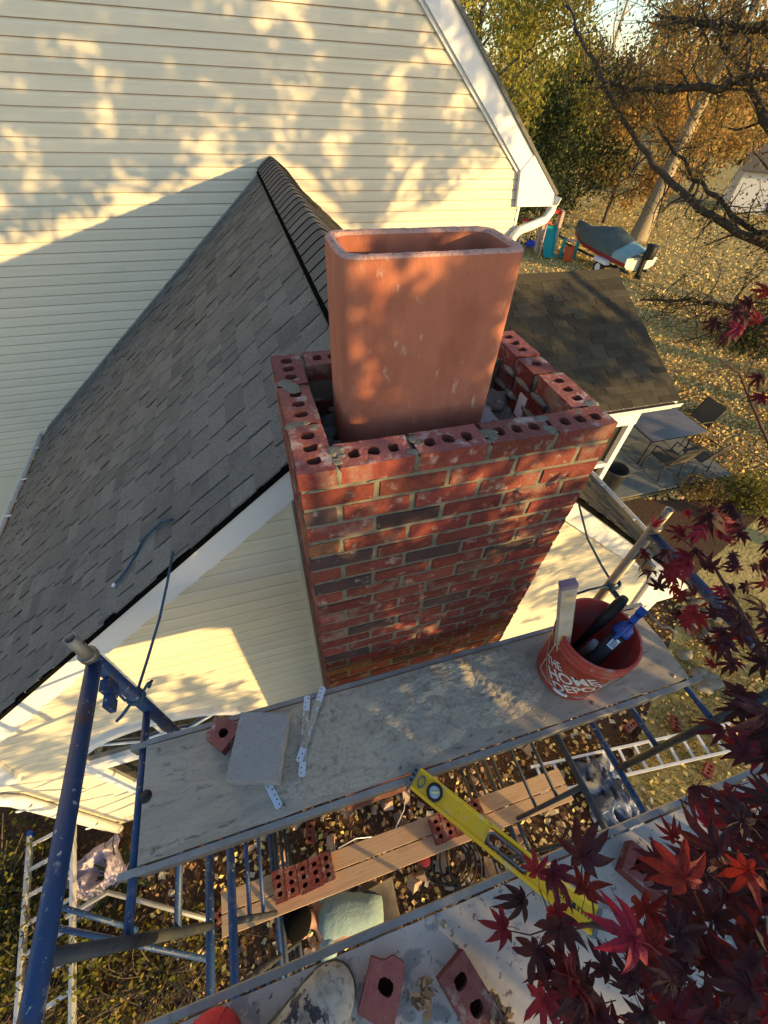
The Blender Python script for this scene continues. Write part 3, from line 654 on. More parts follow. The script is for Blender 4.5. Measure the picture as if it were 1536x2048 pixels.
# rough mortar bed inside the stack
mb = MB(); n1, n2 = 34, 24
def bedz(x, y): return -.20 + .05*mnoise.noise(Vector((x*11, y*11, 2))) + .03*mnoise.noise(Vector((x*30, y*30, 7))) + (.03 if x > .62 else 0)
mb.add([(.086+(CW-.172)*i/n1, .086+(CD-.172)*j/n2, bedz(.086+(CW-.172)*i/n1, .086+(CD-.172)*j/n2)) for j in range(n2+1) for i in range(n1+1)],
       [(j*(n1+1)+i, j*(n1+1)+i+1, (j+1)*(n1+1)+i+1, (j+1)*(n1+1)+i) for j in range(n2) for i in range(n1)])
mb.build('mortar_bed', M_mortarl, chim)
for i in range(34):
    mb = MB(); x = random.choice([random.uniform(.10, .155), random.uniform(.62, .79), random.uniform(.1, .8)]); y = random.uniform(.10, .50) if (x < .16 or x > .62) else random.uniform(.43, .50)
    s = random.uniform(.010, .028); lump(mb, (x, y, -.185+random.uniform(0, .05)), (s, s*random.uniform(.6, 1.2), s*.7), i)
    mb.build('mortar_lump', M_mortarl, chim)
MB().box((.628, .10, -.30), (.70, .50, -.135)).build('backer_block', M_block, chim, fix=True)
for i in range(16):      # squeezed mortar along the inner faces
    mb = MB(); side = i % 2
    c = (CW-BW-.004, random.uniform(.12, .5), -BH-.004-random.choice([0, 1, 1])*CH) if side else (random.uniform(.1, .85), CD-BW-.003, -BH-.003-random.choice([0, 1])*CH)
    lump(mb, c, (.011, .045, .010) if side else (.045, .009, .010), i+50); mb.build('mortar_squeeze', M_mortarl, chim)
MB().box((CW-BW-.004, .30, -.175), (CW-BW+.02, .345, -.09)).build('pale_brick_end', M_white, chim)
# lower brickwork down to the ground as one mass
mb = MB()
for c in range(NC, int((-GZ)/CH)-1):
    zb = -BH-c*CH; off = BW+J if c % 2 == 0 else 0
    for i in range(-1, 5):
        a, b = max(0, off+i*step), min(CW, off+i*step+BL)
        if b-a > .03: mb.box((a, 0, zb), (b, .04, zb+BH))
    for xs_ in (0, CW-.04):
        for i in range(-1, 3):
            a, b = max(.001, (BW+J-off)+i*step), min(CD, (BW+J-off)+i*step+BL)
            if b-a > .03: mb.box((xs_, a+.04 if a < .04 else a, zb), (xs_+.04, b, zb+BH))
tag(mb.build('lower_bricks', M_brick, chim), kind='stuff')

# ================================================================== flue liner
flue = empty('flue_liner', (.385, .312, -.17), 'tall terracotta clay flue liner standing inside the open chimney', 'flue liner')
def rrect(x0, x1, y0, y1, r, n=8):
    pts = []
    for (cx_, cy_, a0) in ((x1-r, y1-r, 0), (x0+r, y1-r, P2), (x0+r, y0+r, 2*P2), (x1-r, y0+r, 3*P2)):
        for i in range(n+1): a = a0+P2*i/n; pts.append((cx_+r*math.cos(a), cy_+r*math.sin(a)))
    # resample the straight sides so the rim can be rough
    out = []
    for i, p in enumerate(pts):
        q = pts[(i+1) % len(pts)]; d = math.dist(p, q); k_ = max(1, int(d/.014))
        for t in range(k_): out.append((p[0]+(q[0]-p[0])*t/k_, p[1]+(q[1]-p[1])*t/k_))
    return out
FX0, FX1, FY0, FY1, FT = .163, .612, .205, .422, .385
oo = rrect(FX0, FX1, FY0, FY1, .045)
ii = [(.3875+(x-.3875)*(1-.046/.449), .3135+(y-.3135)*(1-.046/.217)) for x, y in oo]
nO = len(oo)
mb = MB()
levels = [-.20, .0, .2, FT-.012, FT-.004]
mb.add([(x, y, z) for z in levels for x, y in oo], [(l*nO+k_, l*nO+(k_+1) % nO, (l+1)*nO+(k_+1) % nO, (l+1)*nO+k_) for l in range(len(levels)-1) for k_ in range(nO)], True)
mb.build('outer_shell', M_flue, flue)
mb = MB()
mb.add([(x, y, z) for z in (FT-.006, .1, -.20) for x, y in ii], [(l*nO+k_, l*nO+(k_+1) % nO, (l+1)*nO+(k_+1) % nO, (l+1)*nO+k_) for l in range(2) for k_ in range(nO)], True)
mb.build('inner_shell', M_flue, flue)
mb = MB(); vs_ = []
for w, zz in ((0, -.0045), (.15, .001), (.5, .003), (.85, .001), (1, -.0065)):
    for k_ in range(nO):
        jn = .0018*mnoise.noise(Vector((oo[k_][0]*130, oo[k_][1]*130, w*3))) if 0 < w < 1 else 0
        vs_.append((oo[k_][0]*(1-w)+ii[k_][0]*w, oo[k_][1]*(1-w)+ii[k_][1]*w, FT+zz+jn))
mb.add(vs_, [(l*nO+k_, l*nO+(k_+1) % nO, (l+1)*nO+(k_+1) % nO, (l+1)*nO+k_) for l in range(4) for k_ in range(nO)])
mb.build('rim', M_rim, flue)

# ================================================================== scaffold frames
def scaffold_frame(x, ztop, bars, zbot, label, m_leg, m_bar, pin=True):
    t = empty('scaffold_frame', (x, -.75, zbot), label, 'scaffold frame', 'stacked scaffold frames')
    r = .0215
    for y in (.01, -1.51):
        MB().tube([(x, y, zbot), (x, y, ztop+.03)], r, 14).build('leg', m_leg, t)
        if pin:
            pn = MB(); pn.tube([(x, y, ztop+.028), (x, y, ztop+.05)], .0265, 14)
            pn.lathe([(.0175, ztop+.045), (.0175, ztop+.15), (.0145, ztop+.15), (.0145, ztop+.06)], (x, y, 0), 14)
            po = pn.build('coupling_pin', M_steel, t)
            MB().tube([(x-.0185, y-.001, ztop+.11), (x+.0185, y+.001, ztop+.11)], .0045, 8).build('pin_hole', M_blk, po)
    MB().tube([(x, -1.51, ztop), (x, .0, ztop)], r+.0005, 14).build('top_bar', m_bar, t)
    for y in (-.645, -.885):
        MB().tube([(x, y, ztop-.01), (x, y, bars[-1])], .0165, 12).build('pole', M_darkst, t)
    for z_ in bars[:-1]:
        MB().tube([(x, .005, z_), (x, -.64, z_)], .0135, 10).build('rung', m_bar, t)
        MB().tube([(x, -.89, z_), (x, -1.505, z_)], .0135, 10).build('rung', m_bar, t)
    MB().tube([(x, .005, bars[-1]), (x, -1.505, bars[-1])], .018, 12).build('bottom_bar', m_bar, t)
    s_ = 1 if x < 0 else -1      # brace latch on the back leg
    la = MB(); la.box((x-.012, -.055, ztop-.155), (x+.012, -.018, ztop-.075)); la.box((x-.009, -.095, ztop-.165), (x+.009, -.057, ztop-.105))
    la.tube([(x, -.02, ztop-.09), (x+s_*.04, -.075, ztop-.15)], .004, 6)
    me_o = la.build('latch', m_leg, t); 
    return t
LX, RX = -.69, 1.432
scaffold_frame(LX, -.625, [-1.055, -1.49, -1.93], -2.22, 'blue scaffold frame left of the chimney, its silver pin above the deck', M_blue, M_blue)
scaffold_frame(LX, -2.37, [-2.82, -3.30, -3.885], -4.0, 'blue scaffold frame under the left deck end, second level down', M_blue, M_blue)
scaffold_frame(LX, -4.15, [-4.55, -4.9, -5.18], GZ, 'lowest blue scaffold frame standing on the ground at left', M_darkst, M_darkst)
scaffold_frame(RX, -.65, [-1.055, -1.47, -1.88], -2.22, 'dirty grey and blue scaffold frame right of the bucket, beside red leaves', M_steel, M_blue)
scaffold_frame(RX, -2.37, [-2.82, -3.30, -3.885], -4.0, 'dark scaffold frame under the right deck end, second level down', M_darkst, M_darkst)
scaffold_frame(RX, -4.15, [-4.55, -4.9, -5.18], GZ, 'lowest dark scaffold frame standing on the ground at right', M_darkst, M_darkst)
def brace(a, b, label):
    o = MB().tube([a, b], .011, 8).build('cross_brace', M_darkst); tag(o, label, 'cross brace', 'scaffold cross braces')
brace((LX, -1.53, -2.6), (RX, -1.53, -3.9), 'thin steel cross brace behind the near deck, falling to the right')
brace((LX, .045, -2.5), (RX, .045, -3.9), 'thin steel cross brace close to the house wall, falling to the right')
for i, (a, b, l) in enumerate([((110, 1855), (420, 1920), 'lower bluish cross brace crossing the left ladder'), ((125, 1815), (275, 1860), 'upper bluish cross brace crossing the left ladder')]):
    q = [pz(*a, -2.9-.25*i), pz(*b, -3.35-.2*i)]
    o = MB().tube(q, .016, 8).build('cross_brace', M_blue); tag(o, l, 'cross brace', 'scaffold cross braces')
o = MB().tube([pz(130, 1835, -3.6), pz(215, 1785, -3.7), pz(275, 1800, -3.75), pz(420, 1840, -3.8)], .016, 8).build('guard_rail', M_alu)
tag(o, 'weathered grey bent rail below the left deck corner', 'rail')

# ================================================================== walk boards
def walk_board(y0, y1, x0, x1, label, m_deck, zt=DECK):
    t = empty('walk_board', ((x0+x1)/2, (y0+y1)/2, zt-.06), label, 'scaffold deck', 'plywood scaffold decks')
    # deck with slightly ragged edge
    n = 60; e0 = [(x0+(x1-x0)*i/n, y0+.024+.002*mnoise.noise(Vector((i*.7, 1, y0)))) for i in range(n+1)]; e1 = [(x0+(x1-x0)*i/n, y1-.024+.002*mnoise.noise(Vector((i*.7, 9, y0)))) for i in range(n, -1, -1)]
    rag = [(x1+.012*mnoise.noise(Vector((k_*1.9, 4, y0)))+.010*k_/6, y0+.03+(y1-y0-.06)*k_/6) for k_ in range(7)]
    poly = e0[:-1] + rag + e1[1:]
    d = MB().prism([(a, b, zt-.012) for a, b in poly], (0, 0, .012)).build('deck_board', m_deck, t, fix=True)
    for ya, yb in ((y0, y0+.018), (y1-.018, y1)):
        MB().box((x0-.003, ya, zt-.075), (x1, yb, zt-.002)).build('side_rail', M_alu, t)
    MB().box((x0+.03, y0+.02, zt-.06), (x1-.03, y0+.0215, zt-.014)).build('rail_gap', M_blk, t)  # black strip draws the shade in the slit beside the deck
    for xx, s_ in ((x0, -1), (x1, 1)):
        for yy in (y0+.012, y1-.012):
            hk = MB(); hk.box((min(xx-.02*s_, xx+.055*s_), yy-.010, zt-.03), (max(xx-.02*s_, xx+.055*s_), yy+.010, zt-.004))
            hk.box((min(xx+.035*s_, xx+.055*s_), yy-.010, zt-.07), (max(xx+.035*s_, xx+.055*s_), yy+.010, zt-.03)); hk.build('hook', M_alu, t)
    for xx in np.linspace(x0+.04, x1-.06, 6):
        for yy in (y0+.05, y1-.05):
            MB().lathe([(.009, zt+.0005), (.009, zt+.002), (.0, zt+.0024)], (xx, yy, 0), 10).build('rivet', M_steel, t)
    return t
wb = walk_board(-.505, -.118, -.672, 1.452, 'long plywood scaffold deck against the chimney carrying bucket and block', M_ply)
wb2 = walk_board(-1.245, -.815, -.672, 1.462, 'worn grey scaffold deck nearest the viewer under the boot', M_ply2)
MB().lathe([(.020, DECK+.0008), (.020, DECK+.0022), (.0, DECK+.0022)], (LX+.028, -.30, 0), 12).build('deck_notch', M_blk, wb)
# dry mortar on the deck
def mound(cx_, cy_, rx, ry, h, seed, n=70):
    mb = MB(); vs_ = []
    for j in range(n+1):
        for i in range(n+1):
            u, v = i/n*2-1, j/n*2-1; x, y = cx_+u*rx, cy_+v*ry
            w = max(0, 1-(u*u+v*v)); nz_ = mnoise.noise(Vector((x*16, y*16, seed))); nf = mnoise.noise(Vector((x*60, y*60, seed+3)))
            z_ = h*(w**.7)*(.25+.75*max(0, nz_+.25)) + .004*w*nf + .0025*w*mnoise.noise(Vector((x*170, y*170, seed)))
            vs_.append((x, max(-.480, min(-.143, y)), DECK-.003+z_*1.0+.0035*min(1, w*3)))
    mb.add(vs_, [(j*(n+1)+i, j*(n+1)+i+1, (j+1)*(n+1)+i+1, (j+1)*(n+1)+i) for j in range(n) for i in range(n)], True)
    return mb
mo = MB()
for a in [(.42, -.20, .42, .085, .026, 1), (.25, -.31, .32, .16, .016, 2), (.62, -.30, .25, .14, .013, 5), (-.05, -.25, .22, .12, .006, 7), (.05, -.40, .35, .08, .005, 8)]:
    b = mound(*a); mo.add(b.v, b.f, True)
tag(mo.build('mortar_spill', M_dust), 'dry sandy mortar spilled and trodden on the deck below the chimney', 'mortar', kind='stuff')
cr = MB(); rr = random.Random(11)
for i in range(2600):
    if rr.random() < .7: x, y = rr.gauss(.38, .25), rr.gauss(-.24, .07)
    else: x, y = rr.uniform(-.64, 1.4), rr.uniform(-.48, -.14)
    if not (-.65 < x < 1.42 and -.478 < y < -.145): continue
    s = abs(rr.gauss(0, .0011))+.0005; m = Matrix.Translation((x, y, DECK+.002+s*.5)) @ Matrix.Rotation(rr.random()*6, 4, Vector((rr.random(), rr.random(), rr.random()+.1)).normalized())
    cr.box((-s, -s*.8, -s*.6), (s*.9, s, s*.6), m)
tag(cr.build('mortar_crumbs', M_dust), 'small dry mortar crumbs scattered over the plywood deck', 'crumbs', kind='stuff')

# ================================================================== things on the decks
# --- orange bucket with tools
BX, BY = .955, -.315; bz = DECK+.004
bk = empty('bucket', (BX, BY, bz), 'orange red plastic bucket with white lettering holding tools on the deck', 'bucket')
R0_, R1_, HB = .120, .138, .345
mb = MB(); mb.lathe([(.0, .002), (R0_-.006, .0), (R0_, .006), (R0_+(R1_-R0_)*.80, HB*.80), (R1_+.004, HB*.805), (R1_+.005, HB*.825), (R1_-.002, HB*.83), (R1_, HB*.88), (R1_+.006, HB*.885), (R1_+.006, HB*.905), (R1_, HB*.91), (R1_+.002, HB*.985), (R1_+.006, HB*.99), (R1_+.004, HB), (R1_-.004, HB)], (BX, BY, bz), 56)
mb.build('body', M_bucket, bk)
MB().lathe([(R1_-.004, HB), (R0_-.004, .012), (.0, .012)], (BX, BY, bz), 56).build('inside', M_bucketi, bk)
def on_bucket(a, h, e=.0012):   # angle, height -> point on the outside
    r = R0_+(R1_-R0_)*h/HB + e; return Vector((BX+r*math.cos(a), BY+r*math.sin(a), bz+h))
def text_mesh(txt, size):
    cu = bpy.data.curves.new('t', 'FONT'); cu.body = txt; cu.size = size; cu.align_x = 'CENTER'; cu.align_y = 'CENTER'; cu.resolution_u = 3
    cu.offset = size*.022
    to = bpy.data.objects.new('t', cu); COL.objects.link(to); dg = bpy.context.evaluated_depsgraph_get(); me = bpy.data.meshes.new_from_object(to.evaluated_get(dg))
    bpy.data.objects.remove(to); bpy.data.curves.remove(cu); me.materials.clear(); return me
AC = math.radians(218); HCEN = .165   # the print faces the viewer's left
def wrap_text(txt, size, du, dv, rot):
    me = text_mesh(txt, size); bm = bmesh.new(); bm.from_mesh(me); bpy.data.meshes.remove(me)
    bmesh.ops.triangulate(bm, faces=bm.faces); bmesh.ops.subdivide_edges(bm, edges=[e for e in bm.edges if e.calc_length() > .012], cuts=2)
    out = bpy.data.meshes.new('lettering')
    for v in bm.verts:
        u, w = v.co.x*.92+du, v.co.y*1.05+dv; u, w = u*math.cos(rot)-w*math.sin(rot), u*math.sin(rot)+w*math.cos(rot)
        v.co = on_bucket(AC + u/R0_/1.04, HCEN+w)
    bm.to_mesh(out); bm.free(); out.materials.append(M_ink); return place('lettering', out, bk)
for txt, size, du, dv in (('THE', .048, -.056, .056), ('HOME', .074, .0, .0), ('DEPOT', .068, .006, -.064)): wrap_text(txt, size, du, dv, math.radians(40))
sq = [(-.115, -.12), (.115, -.12), (.115, .115), (-.115, .115), (-.115, -.12)]
ln = []
for (a, b), (c, d) in zip(sq[:-1], sq[1:]):
    for t in range(10): ln.append(on_bucket(AC+(a+(c-a)*t/10)/R0_/1.04, HCEN+b+(d-b)*t/10, .0004))
ln.append(ln[0]); MB().tube(ln, .0011, 5, False).build('print_border', M_ink, bk)
hw_ = []
for i in range(25):      # bail handle hanging against the wall of the bucket
    a = AC-1.25 + 2.5*i/24; hh = HB*.86-.245*math.sin(math.pi*i/24)**.8; hw_.append(on_bucket(a, hh, .009))
hdl = MB().tube(hw_, .0019, 6).build('wire_handle', M_steel, bk)
MB().tube(hw_[10:15], .0065, 8).build('grip', M_tie, hdl)
# level standing in the bucket
def bar_thing(name, a, b, w, d, mats, label, cat, side):
    a, b = Vector(a), Vector(b); ax = (b-a).normalized(); sx = (Vector(side)-ax*ax.dot(Vector(side))).normalized(); sy = ax.cross(sx)
    t = empty(name, a, label, cat); return t, a, b, ax, sx, sy
ta, tb = pd(1205, 1375, 1.42), pd(1133, 1160, 1.16)
ta = Vector((.90, -.33, bz+.03)); tb = pz(1137, 1165, -.40)
t, a, b, ax, sx, sy = bar_thing('spirit_level', ta, tb, .05, .022, None, 'mortar crusted yellow spirit level standing upright in the orange bucket', 'spirit level', (1, -.2, 0))
m = frame(a, sx, sy, ax); L_ = (b-a).length
mb = MB(); mb.box((-.024, -.012, 0), (.024, -.009, L_-.02), m); mb.box((-.024, .009, 0), (.024, .012, L_-.02), m); mb.box((-.021, -.009, 0), (.021, .009, L_-.02), m)
mb.build('body', M_yeld, t)
MB().box((-.0255, -.0135, L_-.0195), (.0255, .0135, L_), m).build('end_cap', mat('mauve end cap', [(.28,.18,.22),(.36,.25,.28)], 20, rough=.8), t)
MB().box((.0215, -.007, .02), (.0246, .007, L_-.03), m).build('web', M_yel, t)
# caulking gun
c0, c1 = Vector((BX-.01, BY-.05, bz+.275)), Vector((BX+.125, BY+.0, bz+.395))
cg = empty('caulking_gun', c0, 'blue caulking gun with black tube and long hooked rod leaning in the bucket', 'caulking gun')
ax = (c1-c0).normalized()
cb = MB(); cb.tube([c0-ax*.10, c0+ax*.10], .026, 18); cb.tube([c0-ax*.125, c0-ax*.10], [.006, .010], 8); cb.build('tube', M_blk, cg)
MB().tube([c0+ax*.10, c0+ax*.118, c0+ax*.14, c0+ax*.155], [.029, .030, .028, .012], 18).build('barrel_cap', M_cblue, cg)
up_ = ax.cross(Vector((0, 0, 1))).normalized(); u2_ = up_.cross(ax).normalized()
fr = MB(); m = frame(c0+ax*.14, ax, up_, u2_); fr.box((0, -.012, -.016), (.085, .012, .016), m); fr.box((.058, -.014, -.02), (.085, .014, .05), m); fr.box((.02, -.011, .014), (.045, .011, .075), m)
fr.tube([m @ Vector((.035, 0, .03)), m @ Vector((-.02, 0, .085)), m @ Vector((-.06, 0, .10))], .007, 6)
fr.build('handle_frame', M_cblue, cg)
hk = [m @ Vector(p) for p in [(.07, 0, 0), (.16, 0, .0), (.20, -.0, .0), (.225, -.01, .004)]]
re_ = pz(1325, 1255, -.60); rb = c0+ax*.225
MB().tube([rb, rb.lerp(re_, .5), re_, re_+Vector((.028, -.004, -.004)), re_+Vector((.045, -.018, -.02)), re_+Vector((.047, -.03, -.045))], .0038, 8).build('rod', M_steel, cg)
sgn_ = MB(); m2 = frame(c0, ax, up_, u2_)
def arc(a0, a1, x0, x1, r, n=8):
    mb = MB(); v = []
    for i in range(n+1):
        a = a0+(a1-a0)*i/n
        for x in (x0, x1): v.append(m2 @ Vector((x, r*math.cos(a), r*math.sin(a))))
    return mb.add(v, [(2*i, 2*i+1, 2*i+3, 2*i+2) for i in range(n)], True)
arc(.75, 1.75, .045, .085, .0264).build('paper_label', M_tie, cg)
for i in range(7): arc(.86+i*.11, .90+i*.11+.02*(i % 2), .050, .080, .0268, 2).build('barcode_bar', M_blk, cg)
# black trowel handle and pipe in the bucket
h0 = Vector((BX-.02, BY+.03, bz+.08)); h1 = Vector((BX+.10, BY+.06, bz+.44))
tr = MB().tube([h0, h0.lerp(h1, .45), h0.lerp(h1, .6), h0.lerp(h1, .9), h1], [.012, .013, .019, .021, .014], 12).build('trowel_handle', M_blk); tag(tr, 'black rubber tool handle leaning in the bucket behind the blue gun', 'tool handle')
tr = MB().tube([Vector((BX-.035, BY-.015, bz+.015)), Vector((BX-.03, BY-.02, bz+.29)), Vector((BX-.03, BY-.02, bz+.33))], [.015, .015, .011], 12).build('jointer_handle', M_grey); tag(tr, 'short dark grey tool grip beside the crusted level in the bucket', 'tool handle')
# --- concrete block, broken brick
cpt = [pz(485, 1430, DECK+.06), pz(580, 1430, DECK+.06), pz(555, 1565, DECK+.06), pz(450, 1560, DECK+.06)]
cc = sum(cpt, Vector())/4; e1 = (cpt[1]-cpt[0]+cpt[2]-cpt[3]).normalized(); ang = math.atan2(e1.y, e1.x)
me = MB().box((-.085, -.105, 0), (.085, .105, .078)).mesh('block', M_block); bm = bmesh.new(); bm.from_mesh(me); bmesh.ops.subdivide_edges(bm, edges=bm.edges, cuts=9, use_grid_fill=True)
for v in bm.verts: v.co += Vector((mnoise.noise(v.co*90), mnoise.noise(v.co*90+Vector((5, 5, 5))), mnoise.noise(v.co*90+Vector((9, 1, 5)))))*.0035
bm.to_mesh(me); bm.free()
tag(place('concrete_block', me, None, rotz(ang, (cc.x, cc.y, DECK+.002))), 'flat grey concrete block lying on the deck beside the metal ties', 'concrete block')
def broken_brick(name, cx_, cy_, z_, ang, poly, hole, label, group=None, mtop=None, h=BH):
    mb = MB(); n = len(poly); N_ = 12
    # ring between outline and hole
    ring = []; out = []
    for k_ in range(n): out.append(poly[k_])
    hx, hy, ha, hb_ = hole
    for k_ in range(n):
        a = math.atan2(poly[k_][1]-hy, poly[k_][0]-hx); w = 1+random.uniform(-.08, .08); ring.append((hx+ha*math.cos(a)*w, hy+hb_*math.sin(a)*w))
    mb.add([(x, y, h) for x, y in ring+out], [(k_, n+k_, n+(k_+1) % n, (k_+1) % n) for k_ in range(n)])
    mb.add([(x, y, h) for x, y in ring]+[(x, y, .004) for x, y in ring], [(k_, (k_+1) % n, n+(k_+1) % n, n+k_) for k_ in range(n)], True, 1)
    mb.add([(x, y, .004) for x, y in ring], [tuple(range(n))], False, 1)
    mb.add([(x, y, h) for x, y in out]+[(x, y, 0) for x, y in out], [(k_, n+k_, n+(k_+1) % n, (k_+1) % n) for k_ in range(n)], False, 2)
    o = mb.build(name, [mtop or M_brickt, M_core, M_brick], None, rotz(ang, (cx_, cy_, z_)), fix=True); tag(o, label, 'brick', group); return o
def dens(poly, k_=3, j=.0015):
    out = []
    for i, p in enumerate(poly):
        q = poly[(i+1) % len(poly)]
        for t in range(k_): out.append((p[0]+(q[0]-p[0])*t/k_+random.uniform(-j, j), p[1]+(q[1]-p[1])*t/k_+random.uniform(-j, j)))
    return out
hb_c = pz(445, 1465, DECK+.05)
broken_brick('broken_brick', hb_c.x, hb_c.y, DECK+.002, .75, dens([(-.046, -.045), (.046, -.045), (.046, .018), (.030, .030), (.022, .062), (.0, .050), (-.016, .036), (-.030, .046), (-.046, .030)]), (0, -.005, .016, .017), 'small broken half brick with one hole on the deck left of the block')
# --- galvanised wall ties on the deck
def wall_tie(p0, p1, z_, label, w=.024, mort=True):
    p0, p1 = Vector(p0), Vector(p1); d = (p1-p0); L_ = d.length; a = math.atan2(d.y, d.x)
    t = empty('wall_tie', (p0.x, p0.y, z_), label, 'wall tie', 'wall ties on the deck'); m = rotz(a, (p0.x, p0.y, z_))
    c = .005; poly = [(0, -w/2+c), (c, -w/2), (L_-c, -w/2), (L_, -w/2+c), (L_, w/2-c), (L_-c, w/2), (c, w/2), (0, w/2-c)]
    MB().prism([m @ Vector((x, y, 0)) for x, y in poly], (0, 0, .0016)).build('strip', M_tie, t, fix=True)
    for x in (.010, .026, .042, L_-.012, L_-.028):
        MB().lathe([(.0026, .0018), (0, .002)], n=8, m=m @ Matrix.Translation((x, random.choice([-.004, .004]), 0))).build('nail_hole', M_blk, t)
    if mort:
        mb = MB(); n = 40; vs_ = []
        for i in range(n+1):
            for j in range(7):
                x = .055 + (L_-.10)*i/n; y = (j-3)/3*(w/2-.0012)
                vs_.append(m @ Vector((x, y, .0022+.0015*abs(mnoise.noise(Vector((x*70, y*70, 3)))))))
        mb.add(vs_, [(i*7+j, i*7+j+1, (i+1)*7+j+1, (i+1)*7+j) for i in range(n) for j in range(6) if mnoise.noise(Vector((i*.25, j*.4, L_*90))) > -.45], True)
        mb.build('mortar_smear', M_dust, t)
wall_tie(pz(615, 1393, DECK), pz(604, 1555, DECK), DECK+.008, 'metal wall tie nearer the concrete block, half buried in mortar')
wall_tie(pz(647, 1376, DECK), pz(598, 1526, DECK), DECK+.012, 'mortar smeared metal wall tie slanting up to the chimney corner')
wall_tie(pz(560, 1616, DECK), pz(535, 1566, DECK), DECK+.0035, 'short bright metal tie sticking out under the concrete block', mort=False)
# --- yellow level bridging the two decks
a = pz(828, 1551, DECK+.03); b = pz(1232, 1874, DECK+.03); ax = (b-a).normalized()
sl_ = empty('spirit_level', a, 'long yellow spirit level bridging the gap between the two decks', 'spirit level')
a = a-ax*.005; L_ = .64; sd = Vector((0, 0, 1)).cross(ax).normalized()   # sd points to viewer's upper right side of the bar
m = frame(Vector((a.x, a.y, DECK+.004)), ax, sd, (0, 0, 1))
# I-beam profile lying on its side: top face has two flanges and a recessed web
hw2 = .036; hz = .024
mb = MB()
def lv(poly, x0, x1, mi=0): mb.prism([m @ Vector((x0, y, z_)) for y, z_ in poly], m.to_3x3() @ Vector((x1-x0, 0, 0)), False, mi)
prof = [(-hw2, 0), (hw2, 0), (hw2, hz), (hw2-.007, hz), (hw2-.011, hz-.005), (-hw2+.011, hz-.005), (-hw2+.007, hz), (-hw2, hz)]
lv(prof, .012, .285); lv(prof, .425, L_-.012)
flA = [(-hw2, 0), (-hw2+.011, 0), (-hw2+.011, hz-.005), (-hw2+.007, hz), (-hw2, hz)]; flB = [(hw2, 0), (hw2, hz), (hw2-.007, hz), (hw2-.011, hz-.005), (hw2-.011, 0)]
lv(flA, .285, .425); lv(flB, .285, .425)
mb.build('body', M_yel, sl_, fix=True)
for xa, xb in ((-.006, .012), (L_-.012, L_)): MB().box((xa, -hw2-.001, -.001), (xb, hw2+.001, hz+.001), m).build('end_cap', M_grey, sl_)
for yy in (-.016, .002, .018): MB().lathe([(.0055, hz+.0012), (.0, hz+.0016)], n=12, m=m @ Matrix.Translation((.003, yy, 0))).build('end_hole', M_blk, sl_)
def oval(cx_, lx, ly, z0, z1, wall_, name, mm):
    mb = MB(); n = 36; rings = []
    for (k_, z_) in ((1, z0), (1, z1), (1-wall_, z1), (1-wall_, z0)):
        r_ = []
        for i in range(n):
            t_ = 2*math.pi*i/n; c_, s_ = math.cos(t_), math.sin(t_)
            x = math.copysign(max(0, lx-ly), c_) + ly*c_ if lx > ly else lx*c_
            r_.append(m @ Vector((cx_+x*(1 if k_ == 1 else (x-math.copysign(ly*wall_, x))/x if abs(x) > 1e-5 else 1), ly*s_*k_, z_)))
        rings.append(r_)
    mb.loft(rings+[rings[0]], caps=False); return mb.build(name, mm, sl_, fix=True)
oval(.355, .070, .0195, .001, hz+.001, .22, 'hand_grip', M_grey)
oval(.036, .013, .0205, .001, hz+.0005, .2, 'hang_hole', M_grey)
MB().lathe([(.0275, hz-.006), (.0275, hz+.0025), (.0195, hz+.003), (.0185, hz-.003)], n=32, m=m @ Matrix.Translation((.088, 0, 0))).build('vial_ring', M_blk, sl_)
MB().lathe([(.0185, hz-.0025), (.0, hz-.0022)], n=24, m=m @ Matrix.Translation((.088, 0, 0))).build('vial_plate', M_tie, sl_)
MB().tube([m @ Vector((.076, -.008, hz-.002)), m @ Vector((.100, .008, hz-.002))], .0058, 10).build('vial', M_vial, sl_)
def flat_text(txt, size, x, y, mm, name='lettering', z_=hz-.0042):
    me = text_mesh(txt, size); me.materials.append(mm); return place(name, me, sl_, m @ Matrix.Translation((x, y, z_)) @ Matrix.Rotation(math.pi, 4, 'Z'))
MB().box((.49, -.011, hz-.0049), (.572, .004, hz-.0046), m).build('label_patch', M_blk, sl_)
flat_text('FATMAX', .016, .531, -.0035, M_yel); flat_text('STANLEY', .017, .60, -.002, M_blk)
# --- near deck: broken bricks, boot, red cap, dry flower
pB = pz(768, 1968, DECK+.055); broken_brick('broken_brick', pB.x, pB.y, DECK+.002, .95, dens([(-.070, -.047), (.030, -.047), (.052, -.040), (.058, -.012), (.040, .010), (.036, .047), (-.070, .047)]), (-.004, -.006, .017, .0215), 'broken brick with one hole beside the boot on the near deck', mtop=M_brickt)
pB = pz(940, 1985, DECK+.057)
o = place('brick', holed_brick('brick', BL, [-.058, .0, .058], M_brickt, 31), None, rotz(-1.22, (pB.x+.005, pB.y-.03, DECK+.002))); tag(o, 'whole red brick with two open holes showing on the near deck under dry petals', 'brick')
pB = pz(1318, 1762, DECK+.057)
o = place('brick', holed_brick('brick', BL, H3, M_brickt, 33), None, rotz(-1.0, (pB.x, pB.y, DECK+.002))); tag(o, 'red brick lying half hidden under the crimson maple leaves on the near deck', 'brick')
